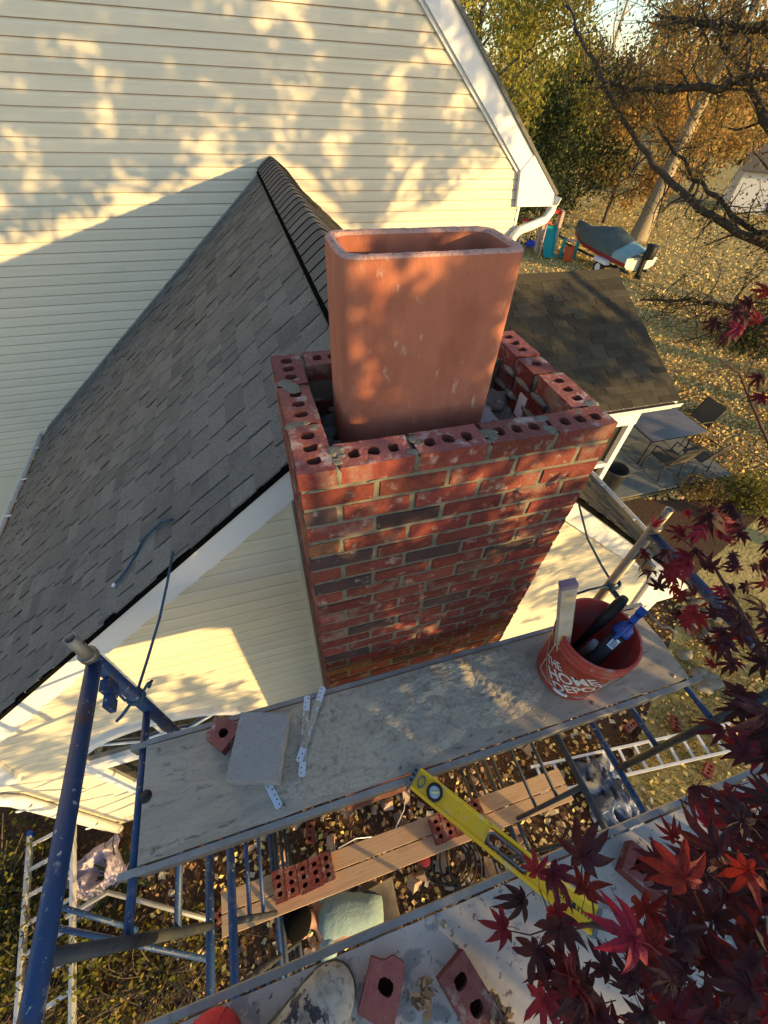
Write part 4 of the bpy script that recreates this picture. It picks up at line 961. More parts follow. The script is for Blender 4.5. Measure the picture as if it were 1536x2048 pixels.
# boot
bt = empty('work_boot', (-.2, -.98, DECK), 'dusty tan work boot of the photographer on the near deck', 'boot')
toe = pz(688, 1962, DECK+.05); heel = Vector((toe.x-.285, toe.y-.115, DECK)); ax = Vector((toe.x-heel.x, toe.y-heel.y, 0)).normalized(); sd = Vector((-ax.y, ax.x, 0))
def bring(t_, w, h, z0, n=20, flat=.0, off=0):
    r_ = []
    for i in range(n):
        a_ = 2*math.pi*i/n; c_, s_ = math.cos(a_), math.sin(a_); zz = z0 + h*(.5+.5*s_) if s_ > 0 else z0+h*.5*(1+s_*1.0)
        ex = abs(c_)**.8*math.copysign(1, c_)
        r_.append(Vector((heel.x, heel.y, 0)) + ax*t_ + sd*(w*ex+off) + Vector((0, 0, DECK+zz)))
    return r_
prof = [(-.03, .040, .22, .028), (.02, .052, .26, .026), (.07, .056, .25, .025), (.115, .057, .175, .025), (.15, .057, .135, .025), (.19, .060, .112, .025), (.225, .063, .098, .025), (.255, .062, .090, .025), (.285, .055, .082, .026), (.307, .042, .068, .028), (.320, .026, .050, .031), (.326, .010, .024, .04)]
def wrinkle(ring, k_, amp=.004):
    return [v+Vector((0, 0, amp*mnoise.noise(Vector((v.x*60, v.y*60, k_*.9)))+amp*.8*math.sin(k_*2.6))) for v in ring]
fine = []
for a_, b_ in zip(prof[:-1], prof[1:]):
    for q in range(3): fine.append(tuple(a_[c_]+(b_[c_]-a_[c_])*q/3 for c_ in range(4)))
MB().loft([wrinkle(bring(*p), k_, .004 if p[0] < .24 else .0012) for k_, p in enumerate(fine+[prof[-1]])]).build('upper', M_boot, bt, fix=True)
MB().loft([bring(p[0]+.002, p[1]+.003, p[2]+.004, p[3]-.002) for p in fine+[prof[-1]] if p[0] > .245], caps=True).build('toe_cap', M_boot, bt, fix=True)
MB().loft([bring(p[0], .026, p[2]+.008, p[3]) for p in fine if .06 < p[0] < .185]).build('tongue', M_sole, bt, fix=True)
MB().loft([bring(p[0]*1.012, p[1]+.004, .030, 0.001) for p in prof]).build('sole', M_sole, bt, fix=True)
for k_, tt in enumerate((.085, .11, .135, .16, .185)):
    pts = [Vector((heel.x, heel.y, 0))+ax*(tt+.012*s_*(1 if k_ % 2 else -1))+sd*(.03*s_)+Vector((0, 0, DECK+.028+(.205 if tt < .12 else .158 if tt < .15 else .128 if tt < .17 else .113)-.014*abs(s_))) for s_ in (-1, -.5, 0, .5, 1)]
    MB().tube(pts, .0042, 6).build('lace', M_dust, bt)
mb = MB(); mb.tube([Vector((heel.x, heel.y, DECK+.122))+ax*.215+sd*(.045*s_)+Vector((0, 0, .012*(1-s_*s_))) for s_ in (-1, -.5, 0, .5, 1)], .003, 6); mb.build('toe_seam', M_boot, bt)
# red cap
rc = pz(425, 2052, DECK+.05); mb = MB(); n = 28; prof = [(.072, 0), (.074, .02), (.070, .05), (.056, .078), (.034, .094), (.012, .100), (.0, .1005)]
cap = empty('cap', (rc.x, rc.y-.03, DECK), 'rounded faded red cap at the bottom edge on the near deck', 'cap')
MB().lathe(prof, (rc.x-.01, rc.y-.045, DECK+.002), 28).build('crown', M_redcap, cap)
for k_ in range(6):
    a_ = k_*math.pi/3; MB().tube([(rc.x-.01+(r_+.0005)*math.cos(a_), rc.y-.045+(r_+.0005)*math.sin(a_), DECK+.002+z_) for r_, z_ in prof[:-1]], .0016, 5).build('seam', M_redcap, cap)
# dried flower heads
df = MB(); dq = []
for (x, y, s) in ((850, 1995, .05), (985, 2015, .045), (1000, 2035, .04)):
    c = pz(x, y, DECK+.035)
    for k_ in range(46):
        a_ = random.random()*6.28; p = c + Vector((math.cos(a_), math.sin(a_), 0))*random.uniform(.002, s*.6)+Vector((0, 0, random.uniform(-.03, .03)))
        dq.append(p)
q = leaf_quads(np.array([tuple(p) for p in dq]), .030, RNG, .2)
o = place('dried_petals', quads_mesh('dried_petals', q, mat('dried petals', [(.30,.22,.12),(.16,.08,.05)], 30, rough=.9, island=.4)), None); tag(o, 'brittle brown dried petals scattered between the bricks on the near deck', 'petals', kind='stuff')
# --- rope on the leg and a loose piece on the roof
def rope(name, pts, r, label, extra=()):
    o = empty(name, pts[0], label, 'rope'); MB().tube(pts, r, 8).build('strand', M_rope, o)
    return o
top = py(346, 1103, .56); kn = Vector((LX+.01, .03, -.93)); 
pts = [top, top.lerp(kn, .25)+Vector((0, 0, -.02)), top.lerp(kn, .5)+Vector((0, 0, -.03)), top.lerp(kn, .8)+Vector((0, 0, -.015)), kn]
ro = rope('rope', pts, .0055, 'blue black rope tied round the left scaffold leg and rising to the roof edge')
coil = [Vector((LX+.026*math.cos(a_), .01+.026*math.sin(a_), -.955+.012*a_/6.28)) for a_ in np.linspace(0, 15, 40)]
MB().tube(coil, .0055, 7).build('knot', M_rope, ro)
MB().tube([Vector((LX+.03, .02, -.93)), Vector((LX+.055, .03, -.90)), Vector((LX+.07, .03, -.89)), Vector((LX+.05, .025, -.925))], .0055, 7).build('loop', M_rope, ro)
MB().tube([Vector((LX-.02, -.01, -.95)), Vector((LX-.06, -.03, -.985)), Vector((LX-.08, -.035, -1.0))], .006, 7).build('tail', M_rope, ro)
def on_roof(x, y, n=.018):
    d = ray(x, y); k_ = (ZR-SL*XR); t_ = (k_-(CAM[2]-SL*CAM[0]))/(d[2]-SL*d[0]); return Vector(CAM+d*t_)+Vector((-SA, 0, CA))*n
pts = [on_roof(*p) for p in [(352, 1042), (330, 1046), (315, 1060), (296, 1078), (285, 1098), (275, 1118), (262, 1140), (248, 1158), (238, 1168)]]
ro = rope('rope', pts, .0065, 'short loose blue rope with a white taped end lying on the shingles')
MB().tube([pts[-1], pts[-1].lerp(on_roof(233, 1175), 1)], .009, 8).build('taped_end', M_tie, ro)
t2 = py(1158, 1010, .55); k2 = Vector((RX, -.0, -1.02)); pts = [t2, t2.lerp(k2, .4)+Vector((0, 0, -.05)), t2.lerp(k2, .75)+Vector((0, 0, -.03)), k2+Vector((0, .02, 0))]
ro = rope('rope', pts, .006, 'dark rope tied round the right scaffold leg behind the bucket')
MB().tube([Vector((RX+.026*math.cos(a_), -.005+.026*math.sin(a_), -1.03+.012*a_/6.28)) for a_ in np.linspace(0, 13, 34)], .006, 7).build('knot', M_rope, ro)
MB().tube([Vector((RX-.02, 0, -1.03)), Vector((RX-.09, .03, -1.09)), Vector((RX-.15, .03, -1.1))], .006, 7).build('tail', M_rope, ro)

# ================================================================== lower planks, bricks, worker
for k_, (y0, y1) in enumerate(((-.533, -.405), (-.668, -.541))):
    me = MB().box((-1.09, y0, -3.865), (2.0, y1, -3.838)).mesh('plank', M_plank); bevel(me, .003)
    tag(place('plank', me), ['light pine plank below the deck, the one nearer the house', 'light pine plank below the deck, the one nearer the viewer'][k_], 'plank', 'two pine planks on the lower scaffold level')
def stack(x0, ycen, tilt, where, n=5):
    names = ['leftmost', 'second from left', 'middle', 'second from right', 'rightmost']
    for k_ in range(n):
        for lay in range(2):
            o = place('brick', random.choice(TOPVR), None, rotz(P2+tilt+random.uniform(-.03, .03), (x0+k_*.0955+random.uniform(-.002, .002), ycen+random.uniform(-.006, .006)+(.012 if k_ == 4 else 0), -3.836+lay*(BH+.0005))))
            tag(o, '%s %s brick, %s' % (names[k_], 'upper' if lay else 'lower', where), 'brick', 'loose bricks on the planks')
TOPVR = [holed_brick('brick', BL, H3, M_brick, 40+s) for s in range(3)]
stack(-.630, -.502, .03, 'left row on the pine planks')
stack(.70, -.520, .02, 'right row beside the yellow level')

def skin_mesh(name, verts, edges, radii, m, parent=None, sub=2, root=0):
    me = bpy.data.meshes.new(name); me.from_pydata([tuple(v) for v in verts], edges, [])
    o = bpy.data.objects.new(name, me); COL.objects.link(o)
    sk = o.modifiers.new('s', 'SKIN'); sk.use_smooth_shade = True
    if not me.skin_vertices: bpy.context.view_layer.objects.active = o
    for i, r_ in enumerate(radii):
        me.skin_vertices[0].data[i].radius = (r_, r_) if not isinstance(r_, tuple) else r_; me.skin_vertices[0].data[i].use_root = (i == root)
    sb = o.modifiers.new('u', 'SUBSURF'); sb.levels = sub; sb.render_levels = sub
    dg = bpy.context.evaluated_depsgraph_get(); ev = bpy.data.meshes.new_from_object(o.evaluated_get(dg)); ev.name = name
    bpy.data.objects.remove(o); ev.materials.clear(); ev.materials.append(m)
    ev.polygons.foreach_set('use_smooth', [True]*len(ev.polygons))
    return place(name, ev, parent)
wk = empty('person', (.05, -.95, GZ), 'worker in a pale mint shirt bending forward under the planks, seen from above', 'person')
Hd = Vector((-.575, -.735, -4.24)); Nk = Vector((-.44, -.765, -4.33)); Ch = Vector((-.28, -.80, -4.36)); Wa = Vector((-.02, -.86, -4.40)); Pv = Vector((.14, -.90, -4.45))
ShR, ElR, WrR = Vector((-.37, -.63, -4.36)), Vector((-.36, -.50, -4.58)), Vector((-.47, -.47, -4.70))
ShL, ElL, WrL = Vector((-.37, -.97, -4.36)), Vector((-.40, -1.05, -4.62)), Vector((-.50, -.95, -4.82))
HpR, KnR, AnR, ToR = Vector((.13, -.80, -4.48)), Vector((.02, -.72, -4.86)), Vector((.16, -.76, -5.22)), Vector((-.03, -.72, -5.27))
HpL, KnL, AnL, ToL = Vector((.13, -1.0, -4.48)), Vector((.04, -1.06, -4.86)), Vector((.18, -1.04, -5.22)), Vector((-.01, -1.07, -5.27))
V_ = [Pv, Wa, Ch, Nk, Hd-(Hd-Nk)*.35, Hd, ShR, ElR, WrR, ShL, ElL, WrL, HpR, KnR, AnR, ToR, HpL, KnL, AnL, ToL, Hd+(Hd-Nk)*.12]
E_ = [(0, 1), (1, 2), (2, 3), (3, 4), (4, 5), (2, 6), (6, 7), (7, 8), (2, 9), (9, 10), (10, 11), (0, 12), (12, 13), (13, 14), (14, 15), (0, 16), (16, 17), (17, 18), (18, 19), (5, 20)]
Rr = [.13, .12, .14, .06, .065, .10, .06, .042, .03, .06, .042, .03, .085, .06, .042, .04, .085, .06, .042, .04, .08]
body = skin_mesh('body', V_, E_, Rr, M_skin, wk)
for W_, E2, nm in ((WrR, ElR, 1), (WrL, ElL, -1)):     # hands with five fingers
    d_ = (W_-E2).normalized(); s_ = d_.cross(Vector((0, 0, 1))).normalized()*nm; vv = [W_, W_+d_*.05]; ee = [(0, 1)]; rr_ = [.024, .026]
    for f_ in range(4):
        b_ = len(vv); base = W_+d_*.085+s_*(f_-1.5)*.019
        vv += [base, base+d_*.035+Vector((0, 0, -.006)), base+d_*.055+Vector((0, 0, -.024))]; ee += [(1, b_), (b_, b_+1), (b_+1, b_+2)]; rr_ += [.010, .0085, .0075]
    b_ = len(vv); vv += [W_+d_*.045+s_*.038, W_+d_*.075+s_*.05+Vector((0, 0, -.01))]; ee += [(1, b_), (b_, b_+1)]; rr_ += [.0105, .0085]
    skin_mesh('hand', vv, ee, rr_, M_skin, wk, 1)
mb = MB(); rings = []; spine = [Nk.lerp(Ch, .15), Nk.lerp(Ch, .45), Ch, Ch.lerp(Wa, .35), Ch.lerp(Wa, .7), Wa, Pv.lerp(Wa, .2)]
for k_, (p_, hw_s, th) in enumerate(zip(spine, (.065, .140, .165, .155, .142, .138, .142), (.06, .085, .105, .11, .105, .105, .11))):
    ax_ = (Wa-Nk).normalized(); sd_ = ax_.cross(Vector((0, 0, 1))).normalized(); up_s = sd_.cross(ax_).normalized(); ring = []
    for q in range(28):
        a_ = 2*math.pi*q/28; w_ = 1+.045*mnoise.noise(Vector((math.cos(a_)*2.2, math.sin(a_)*2.2, k_*.55)))+.03*mnoise.noise(Vector((math.cos(a_)*6, math.sin(a_)*6, k_*1.7))); ring.append(p_+sd_*(hw_s*math.cos(a_)*w_)+up_s*(th*math.sin(a_)*w_+.02))
    rings.append(ring)
mb.loft(rings); sho = mb.build('shirt', M_shirt, wk, fix=True)
for Sa, Ea in ((ShR, ElR), (ShL, ElL)):
    q0 = Ch.lerp(Sa, .55); MB().tube([q0, Sa, Sa.lerp(Ea, .4), Sa.lerp(Ea, .8)], [.085, .082, .070, .066], 16).build('sleeve', M_shirt, sho)
skin_mesh('trousers', [Pv, HpR, KnR, AnR, HpL, KnL, AnL], [(0, 1), (1, 2), (2, 3), (0, 4), (4, 5), (5, 6)], [.155, .105, .08, .062, .105, .08, .062], M_pants, wk)
hr = MB(); bm = bmesh.new(); bmesh.ops.create_icosphere(bm, subdivisions=3, radius=1); vs_ = []
for v in bm.verts:
    d_ = v.co*(1+.07*mnoise.noise(v.co*5)); vs_.append(Hd + Vector((d_.x*.122-.006, d_.y*.118, d_.z*.125+.022)))
hr.add(vs_, [[v.index for v in f.verts] for f in bm.faces], True); bm.free(); hr.build('hair', M_hair, wk)
for s_ in (-1, 1):
    mb = MB(); lump(mb, Hd+Vector((.035, s_*.112, -.015)), (.028, .012, .035), 3+s_, 2); mb.build('ear', M_skin, wk)
    mb = MB(); lump(mb, Hd+Vector((-.085, s_*.035, -.055)), (.012, .014, .010), 6+s_, 2); mb.build('eye', M_blk, wk)
    mb = MB(); lump(mb, (ToR if s_ < 0 else ToL)+Vector((.06, 0, .015)), (.15, .055, .05), 9+s_, 2); mb.build('shoe', M_sole, wk)
mb = MB(); lump(mb, Hd+Vector((-.10, 0, -.07)), (.022, .016, .028), 21, 2); mb.build('nose', M_skin, wk)
mb = MB(); lump(mb, Hd+Vector((-.075, 0, -.115)), (.02, .028, .008), 22, 2); mb.build('mouth', M_redcap, wk)
tl = empty('power_tool', WrR, 'teal hand tool held by the bending worker beside the pine plank', 'tool')
MB().tube([WrR+Vector((-.03, .03, .03)), WrR+Vector((.06, .05, .05)), WrR+Vector((.15, .09, .06)), WrR+Vector((.24, .13, .06))], [.028, .030, .026, .014], 12).build('housing', M_teal, tl)
MB().tube([WrR+Vector((.24, .13, .06)), WrR+Vector((.30, .16, .06))], .008, 8).build('bit', M_steel, tl)
MB().tube([WrR+Vector((.30, .16, -.3)), WrR+Vector((.5, .2, -.45)), WrR+Vector((.9, .12, -.5)), WrR+Vector((1.1, .3, -.52)), WrR+Vector((1.2, .5, -.55))], .006, 6).build('power_cord', M_tie, tl)

# ================================================================== ground clutter below the scaffold
def chunk_field(name, n, xr_, yr_, smin, smax, m, label, cat, seed, z0=GZ, keep=None, flat=.6):
    mb = MB(); r_ = random.Random(seed)
    for i in range(n):
        x, y = r_.uniform(*xr_), r_.uniform(*yr_)
        if keep and not keep(x, y): continue
        s = r_.uniform(smin, smax)*r_.uniform(.6, 1.2)
        m_ = Matrix.Translation((x, y, z0+s*.3)) @ Matrix.Rotation(r_.random()*6.3, 4, Vector((r_.gauss(0, .4), r_.gauss(0, .4), 1)).normalized())
        w = [1+r_.uniform(-.35, .35) for _ in range(8)]
        c = [Vector((a_*s*w[i_], b_*s*.7*w[(i_+3) % 8], c_*s*flat*w[(i_+5) % 8])) for i_, (a_, b_, c_) in enumerate([(-1,-1,-1),(1,-1,-1),(1,1,-1),(-1,1,-1),(-1,-1,1),(1,-1,1),(1,1,1),(-1,1,1)])]
        mb.add([m_ @ p for p in c], [(3,2,1,0),(4,5,6,7),(0,1,5,4),(1,2,6,5),(2,3,7,6),(3,0,4,7)])
    return tag(mb.build(name, m), label, cat, kind='stuff')
chunk_field('wood_chips', 5200, (-4.5, 3.4), (-2.6, .55), .010, .030, M_chip, 'loose brown wood chip mulch on the ground around the scaffold feet', 'mulch', 1, flat=.3)
chunk_field('brick_rubble', 300, (-1.2, 3.0), (-1.6, .35), .025, .075, M_rubble, 'pale broken brick and mortar rubble heaped under the planks', 'rubble', 2, keep=lambda x, y: mnoise.noise(Vector((x*1.3, y*1.3, 4))) > -.15 or .2 < x < 1.4)
chunk_field('mortar_debris', 420, (-2.6, 4.0), (-2.2, .4), .012, .04, M_dust, 'scattered pale mortar debris on the mulch below', 'debris', 3)
def stone(c, s, label, seed, name='garden_stone'):
    mb = MB(); lump(mb, c, s, seed, 2); tag(mb.build(name, M_rock), label, 'stone', 'border stones')
rr = random.Random(8)
spots = [(1375, 1190), (1395, 1205), (1385, 1225), (1412, 1225), (1432, 1235), (1390, 1250), (1420, 1262), (1408, 1275), (1430, 1285), (1440, 1262), (1370, 1310), (1420, 1355), (1432, 1368), (1412, 1372), (1398, 1345)]
nm = ['farthest', 'second', 'third', 'fourth', 'fifth', 'sixth', 'seventh', 'eighth', 'ninth', 'tenth', 'eleventh', 'twelfth', 'thirteenth', 'fourteenth', 'nearest']
for i, (x, y) in enumerate(spots):
    p = pz(x, y, GZ+.05); stone((p.x, p.y, GZ+.04), (rr.uniform(.10, .19), rr.uniform(.06, .11), rr.uniform(.03, .06)), 'flat grey border stone right of the deck, %s from the eave' % nm[i], i+70)
# loose bricks on the mulch
for i, (x, y, a_, l_) in enumerate([(1262, 1452, .3, 'lone cored brick on the grass left of the long ladder rail'), (1352, 1447, .9, 'lone pale brick on the dark grass above the ladder'), (1418, 1540, .5, 'lone brick with a dark core beyond the lower ladder rail'), (455, 1665, .8, 'stray brick on the mulch under the deck edge'), (620, 1665, 1.4, 'stray orange brick poking out below the deck front edge'), (440, 1830, .6, 'broken red brick on the mulch beside the blue bars')]):
    p = pz(x, y, GZ+.06); o = place('brick', random.choice(TOPVR), None, rotz(a_, (p.x, p.y, GZ+.02))); tag(o, l_, 'brick')
# black hose coil, red lid
ho = empty('hose', pz(890, 1735, GZ), 'black hose lying in loose coils under the gap between the decks', 'hose')
cpt = pz(890, 1725, GZ+.05)
for k_ in range(4):
    pts = [cpt + Vector(((.24-.02*k_)*math.cos(a_)+.06*k_, (.17+.015*k_)*math.sin(a_)-.02*k_, .03+.03*k_+.02*math.sin(3*a_))) for a_ in np.linspace(0, 6.6, 40)]
    MB().tube(pts, .011, 6).build('loop', M_blk, ho)
p = pz(850, 1722, GZ+.1); o = MB().lathe([(.055, 0), (.055, .05), (.045, .06), (0, .06)], (p.x, p.y, GZ+.08), 20).build('paint_lid', M_redp); tag(o, 'small round red lid among the pale rubble', 'lid')
# ladders
def ladder(a, b, w, n, label, z_, tilt=0, r0=0):
    a, b = Vector(a), Vector(b); ax = (b-a).normalized(); sd = Vector((-ax.y, ax.x, 0)).normalized(); t = empty('ladder', a, label, 'ladder', 'aluminium ladders on the ground'); L_ = (b-a).length
    for s_ in (-.5, .5):
        m_ = frame(a+sd*w*s_, ax, sd, ax.cross(sd)); q = MB(); q.box((0, -.014, -.04), (L_, .014, .04), m_); ro_ = q.build('rail', M_lad, t)
        MB().box((-.02, -.018, -.045), (.03, .018, .045), m_).build('end_cap', M_blk if r0 == 0 else M_cblue, t)
    for k_ in range(n):
        c = a+ax*(.12+k_*(L_-.2)/(n-1)); m_ = frame(c-sd*(w/2-.012), sd, ax, sd.cross(ax)); q = MB(); q.box((0, -.017, -.012), (w-.024, .017, .012), m_); q.build('rung', M_lad, t)
    return t
A_, B_ = (pz(1050, 1537, GZ+.1)+pz(1080, 1590, GZ+.1))/2, (pz(1437, 1450, GZ+.1)+pz(1512, 1493, GZ+.1))/2
ladder(A_, B_, .29, 13, 'long aluminium ladder lying on the grass right below the bucket end', GZ+.1)
A_, B_ = (pz(64, 1635, GZ+.25)+pz(146, 1655, GZ+.25))/2, (pz(34, 2120, GZ+.45)+pz(140, 2120, GZ+.45))/2
ladder(A_, B_, .40, 8, 'aluminium ladder lying in the plants left of the house corner', GZ+.2, r0=1)
# crumpled cloths
def cloth(name, c, w, h, m, label, cat, seed, height=.10, ang=0, n=46):
    mb = MB(); vs_ = []; off = Vector((seed*3.1, seed*1.7, seed))
    for j in range(n+1):
        for i in range(n+1):
            u, v = i/n-.5, j/n-.5; p = Vector((u, v, 0))
            rid = abs(mnoise.noise(Vector((p.x*2.2+p.y, p.y*3.4-p.x, 0))+off)); rid2 = abs(mnoise.noise(Vector((p.x*7, p.y*3.5, 0))+off*2))
            z_ = height*(1.3*(1-rid*2.2)*.6 + .35*(1-rid2*2)) * max(0, 1-(2*abs(u))**4)*max(0, 1-(2*abs(v))**4)
            x = u*w*(1+.25*mnoise.noise(p*3+off*3)) + .05*w*mnoise.noise(p*8+off); y = v*h*(1+.25*mnoise.noise(p*3-off)) + .05*h*mnoise.noise(p*8-off)
            vs_.append(Vector((x*math.cos(ang)-y*math.sin(ang), x*math.sin(ang)+y*math.cos(ang), max(.01, z_+.02)))+Vector(c))
    mb.add(vs_, [(j*(n+1)+i, j*(n+1)+i+1, (j+1)*(n+1)+i+1, (j+1)*(n+1)+i) for j in range(n) for i in range(n)], True)
    o = mb.build(name, m); tag(o, label, cat); return o
p = pz(190, 1748, GZ+.1); cloth('cloth', (p.x, p.y, GZ+.03), .52, .48, M_lav, 'crumpled lavender cloth on the mulch by the house corner', 'cloth', 3, .22, .4)
MB_ = pz(205, 1690, GZ+.15)
p = pz(1215, 1590, GZ+.1); cloth('tarpaulin', (p.x, p.y, GZ+.03), .55, .80, M_denim, 'crumpled dark blue tarpaulin with painted pale highlights on the ground right of the planks', 'tarpaulin', 6, .30, -.1)
# strap leaved plant by the corner
def strap_plant(c, n, L_, m, label, seed):
    mb = MB(); r_ = random.Random(seed)
    for i in range(n):
        a_ = r_.random()*6.28; l_ = L_*r_.uniform(.6, 1.1); d_ = Vector((math.cos(a_), math.sin(a_), 0)); s_ = Vector((-d_.y, d_.x, 0))*.009; rise = r_.uniform(.5, 1.0)
        pts = [Vector(c)+d_*(l_*t_)+Vector((0, 0, l_*rise*(t_*1.5-1.45*t_*t_))) for t_ in (0, .2, .4, .6, .8, 1)]
        v = []
        for k_, p_ in enumerate(pts): w_ = (1-.9*(k_/5)**2); v += [p_-s_*w_, p_+s_*w_]
        mb.add(v, [(2*k_, 2*k_+1, 2*k_+3, 2*k_+2) for k_ in range(5)], True)
    tag(mb.build('strap_leaf_plant', m), label, 'plant')
p = pz(245, 1750, GZ); strap_plant((p.x, p.y, GZ), 70, .42, M_lfdark, 'arching strap leaved green plant beside the lavender cloth', 4)

# ================================================================== trees and shrubs
def grow(seed, H, r0, nl=7, spread=.55, lean=(0, 0), first=.25, up=.5, sub=5, twigs=4, droop=0.0, tl=.28):
    """tapered trunk with limbs; returns branch MB and leaf attachment points"""
    r_ = random.Random(seed); mb = MB(); tips = []
    def path(p, d, L_, n, wob, dr):
        pts = [p]; d = d.normalized()
        for i in range(n):
            d = (d + Vector((r_.gauss(0, wob), r_.gauss(0, wob), r_.gauss(0, wob)-dr))).normalized(); pts.append(pts[-1]+d*(L_/n))
        return pts, d
    tr, _ = path(Vector((0, 0, -.1)), Vector((lean[0], lean[1], 1)), H*.92, 9, .05, 0)
    mb.tube(tr, [r0*(1.25 if i == 0 else 1)*(1-.88*i/9) for i in range(10)], 9, False)
    for k_ in range(nl):
        t_ = first+(1-first)*(k_+.5*r_.random())/nl; f = t_*9; i = min(8, int(f)); p = tr[i].lerp(tr[i+1], f-i); rb = r0*(1-.88*t_)
        a_ = k_*2.4+r_.uniform(-.4, .4); L_ = H*spread*(1.05-.65*t_)*r_.uniform(.8, 1.2)
        lp, d = path(p, Vector((math.cos(a_), math.sin(a_), up+r_.uniform(-.15, .25))), L_, 6, .16, droop*.3)
        mb.tube(lp, [rb*.55*(1-.85*j/6) for j in range(7)], 6, False)
        for s_ in range(sub):
            u_ = .25+.75*(s_+r_.random()*.6)/sub; f2 = min(5.99, u_*6); j = int(f2); q = lp[j].lerp(lp[j+1], f2-j)
            dd = Vector((r_.gauss(0, 1), r_.gauss(0, 1), r_.gauss(.2, .6)-droop*1.5)).normalized()
            sp, _ = path(q, dd+(lp[j+1]-lp[j]).normalized()*.5, L_*.42*r_.uniform(.6, 1.2), 4, .22, droop)
            mb.tube(sp, [max(.004, rb*.20*(1-.8*j2/4)) for j2 in range(5)], 4, False)
            for w_ in range(twigs):
                b_ = sp[1+w_ % 4]; tp, _ = path(b_, Vector((r_.gauss(0, 1), r_.gauss(0, 1), r_.gauss(.1, .6)-droop*2)), L_*tl*r_.uniform(.5, 1.2), 3, .25, droop*1.5)
                mb.tube(tp, [max(.003, rb*.07), max(.003, rb*.05), .003, .002], 3, False); tips += tp[1:]
            tips.append(sp[-1])
    return mb, tips
def crown_quads(tips, n, size, spread, seed, drop=0.0, dens=None):
    rng = np.random.default_rng(seed); T = np.array([tuple(t) for t in tips]); idx = rng.integers(0, len(T), n)
    # clumps: some tips carry many leaves, some none
    wgt = rng.random(len(T))**2.2; wgt /= wgt.sum(); idx = rng.choice(len(T), n, p=wgt)
    c = T[idx] + rng.normal(size=(n, 3))*spread; c[:, 2] -= np.abs(rng.normal(size=n))*drop
    return leaf_quads(c, size, rng)
def tree(name, loc, seed, H, r0, m_leaf, m_bark, nleaf, lsize, label, cat='tree', group=None, spread_leaf=.25, drop=0.0, rot=0.0, **kw):
    t = empty(name, loc, label, cat, group); mb, tips = grow(seed, H, r0, **kw); mw = rotz(rot, loc)
    place('trunk', mb.mesh('trunk', m_bark), t, mw)
    if nleaf: place('crown', quads_mesh('crown', crown_quads(tips, nleaf, lsize, spread_leaf, seed, drop), m_leaf), t, mw)
    return t
# unseen trees towards the sun, crowns shaped along its rays to throw the dapples
def shade_tree(base, blobs, label, m_leaf, seed, H, r0):
    """trunk, limbs and a crown made of leaf clusters; blobs = (centre, radii, clusters, cluster radius, leaves each, leaf size)"""
    t = empty('shade_tree', base, label, 'tree', 'unseen shade trees'); rng = np.random.default_rng(seed); r_ = random.Random(seed)
    top = Vector((base[0]+r_.uniform(-.3, .3), base[1]+r_.uniform(-.3, .3), base[2]+H)); b = Vector(base); mb = MB()
    tr = [b+Vector((0, 0, -.1)), b.lerp(top, .33)+Vector((.1, 0, 0)), b.lerp(top, .66)+Vector((-.08, .1, 0)), top]
    mb.tube(tr, [r0*1.2, r0*.85, r0*.55, r0*.12], 10, False); cl = []
    for (c, rad, n, cr_, k_, ls) in blobs:
        c = Vector(c); st = tr[1].lerp(tr[3], min(1, max(.05, (c.z-tr[1].z-.8)/max(.1, (top.z-tr[1].z)))))
        nb = max(3, n//9); ends = []
        for q in range(nb):
            d_ = rng.normal(size=3); d_ = d_/np.linalg.norm(d_)*rng.random()**.33; e = c+Vector((d_[0]*rad[0], d_[1]*rad[1], d_[2]*rad[2]))
            mid = st.lerp(e, .5)+Vector((r_.gauss(0, .12), r_.gauss(0, .12), .15+r_.gauss(0, .1))); mb.tube([st, st.lerp(mid, .5)+Vector((0, 0, .06)), mid, mid.lerp(e, .5), e], [r0*.16, r0*.12, r0*.085, .010, .005], 5, False); ends.append((mid, e))
        for q in range(n):
            mid, e = ends[q % nb]; d_ = rng.normal(size=3); d_ = d_/np.linalg.norm(d_)*rng.random()**.33; p = c+Vector((d_[0]*rad[0], d_[1]*rad[1], d_[2]*rad[2]))
            if q >= nb: a_ = mid.lerp(e, r_.uniform(.3, 1)); mb.tube([a_, a_.lerp(p, .5)+Vector((0, 0, .03)), p], [.008, .006, .004], 4, False)
            cl.append(np.array(p)[None]+rng.normal(size=(k_, 3))*cr_*.55*np.array([1, 1, .8])); cl[-1] = (cl[-1], ls)
    mb.build('trunk', M_bark, t)
    Q = np.concatenate([leaf_quads(a_, ls, rng) for a_, ls in cl]); place('crown', quads_mesh('crown', Q, m_leaf), t)
    return t
def tosun(x, y, z, t): return (x+.81*t, y-t, z+.245*t)
shade_tree((3.3, -3.9, GZ), [
    (tosun(-1.35, .6, -.92, 4.6), (.95, .4, .50), 230, .11, 40, .085),      # upper part of the left gable
    (tosun(.45, 0, -.62, 2.9), (.56, .3, .60), 70, .072, 44, .06),          # chimney face
    (tosun(.45, 0, -1.22, 2.8), (.60, .3, .20), 15, .075, 44, .062),
    (tosun(.53, .2, .16, 2.8), (.13, .25, .30), 34, .060, 44, .052),         # flue: right part, left edge and foot
    (tosun(.18, .2, .20, 2.8), (.055, .25, .28), 9, .05, 36, .05),
    (tosun(.40, .2, -.02, 2.8), (.24, .25, .08), 15, .055, 40, .05),
    (tosun(.33, .2, .25, 2.9), (.14, .25, .16), 5, .035, 26, .042),
    (tosun(-1.5, .6, -2.7, 4.6), (.95, .4, .75), 130, .07, 34, .06)], 'unseen autumn tree behind the viewer, crown shaped to shade chimney and left gable', M_lforange, 21, 6.6, .10)
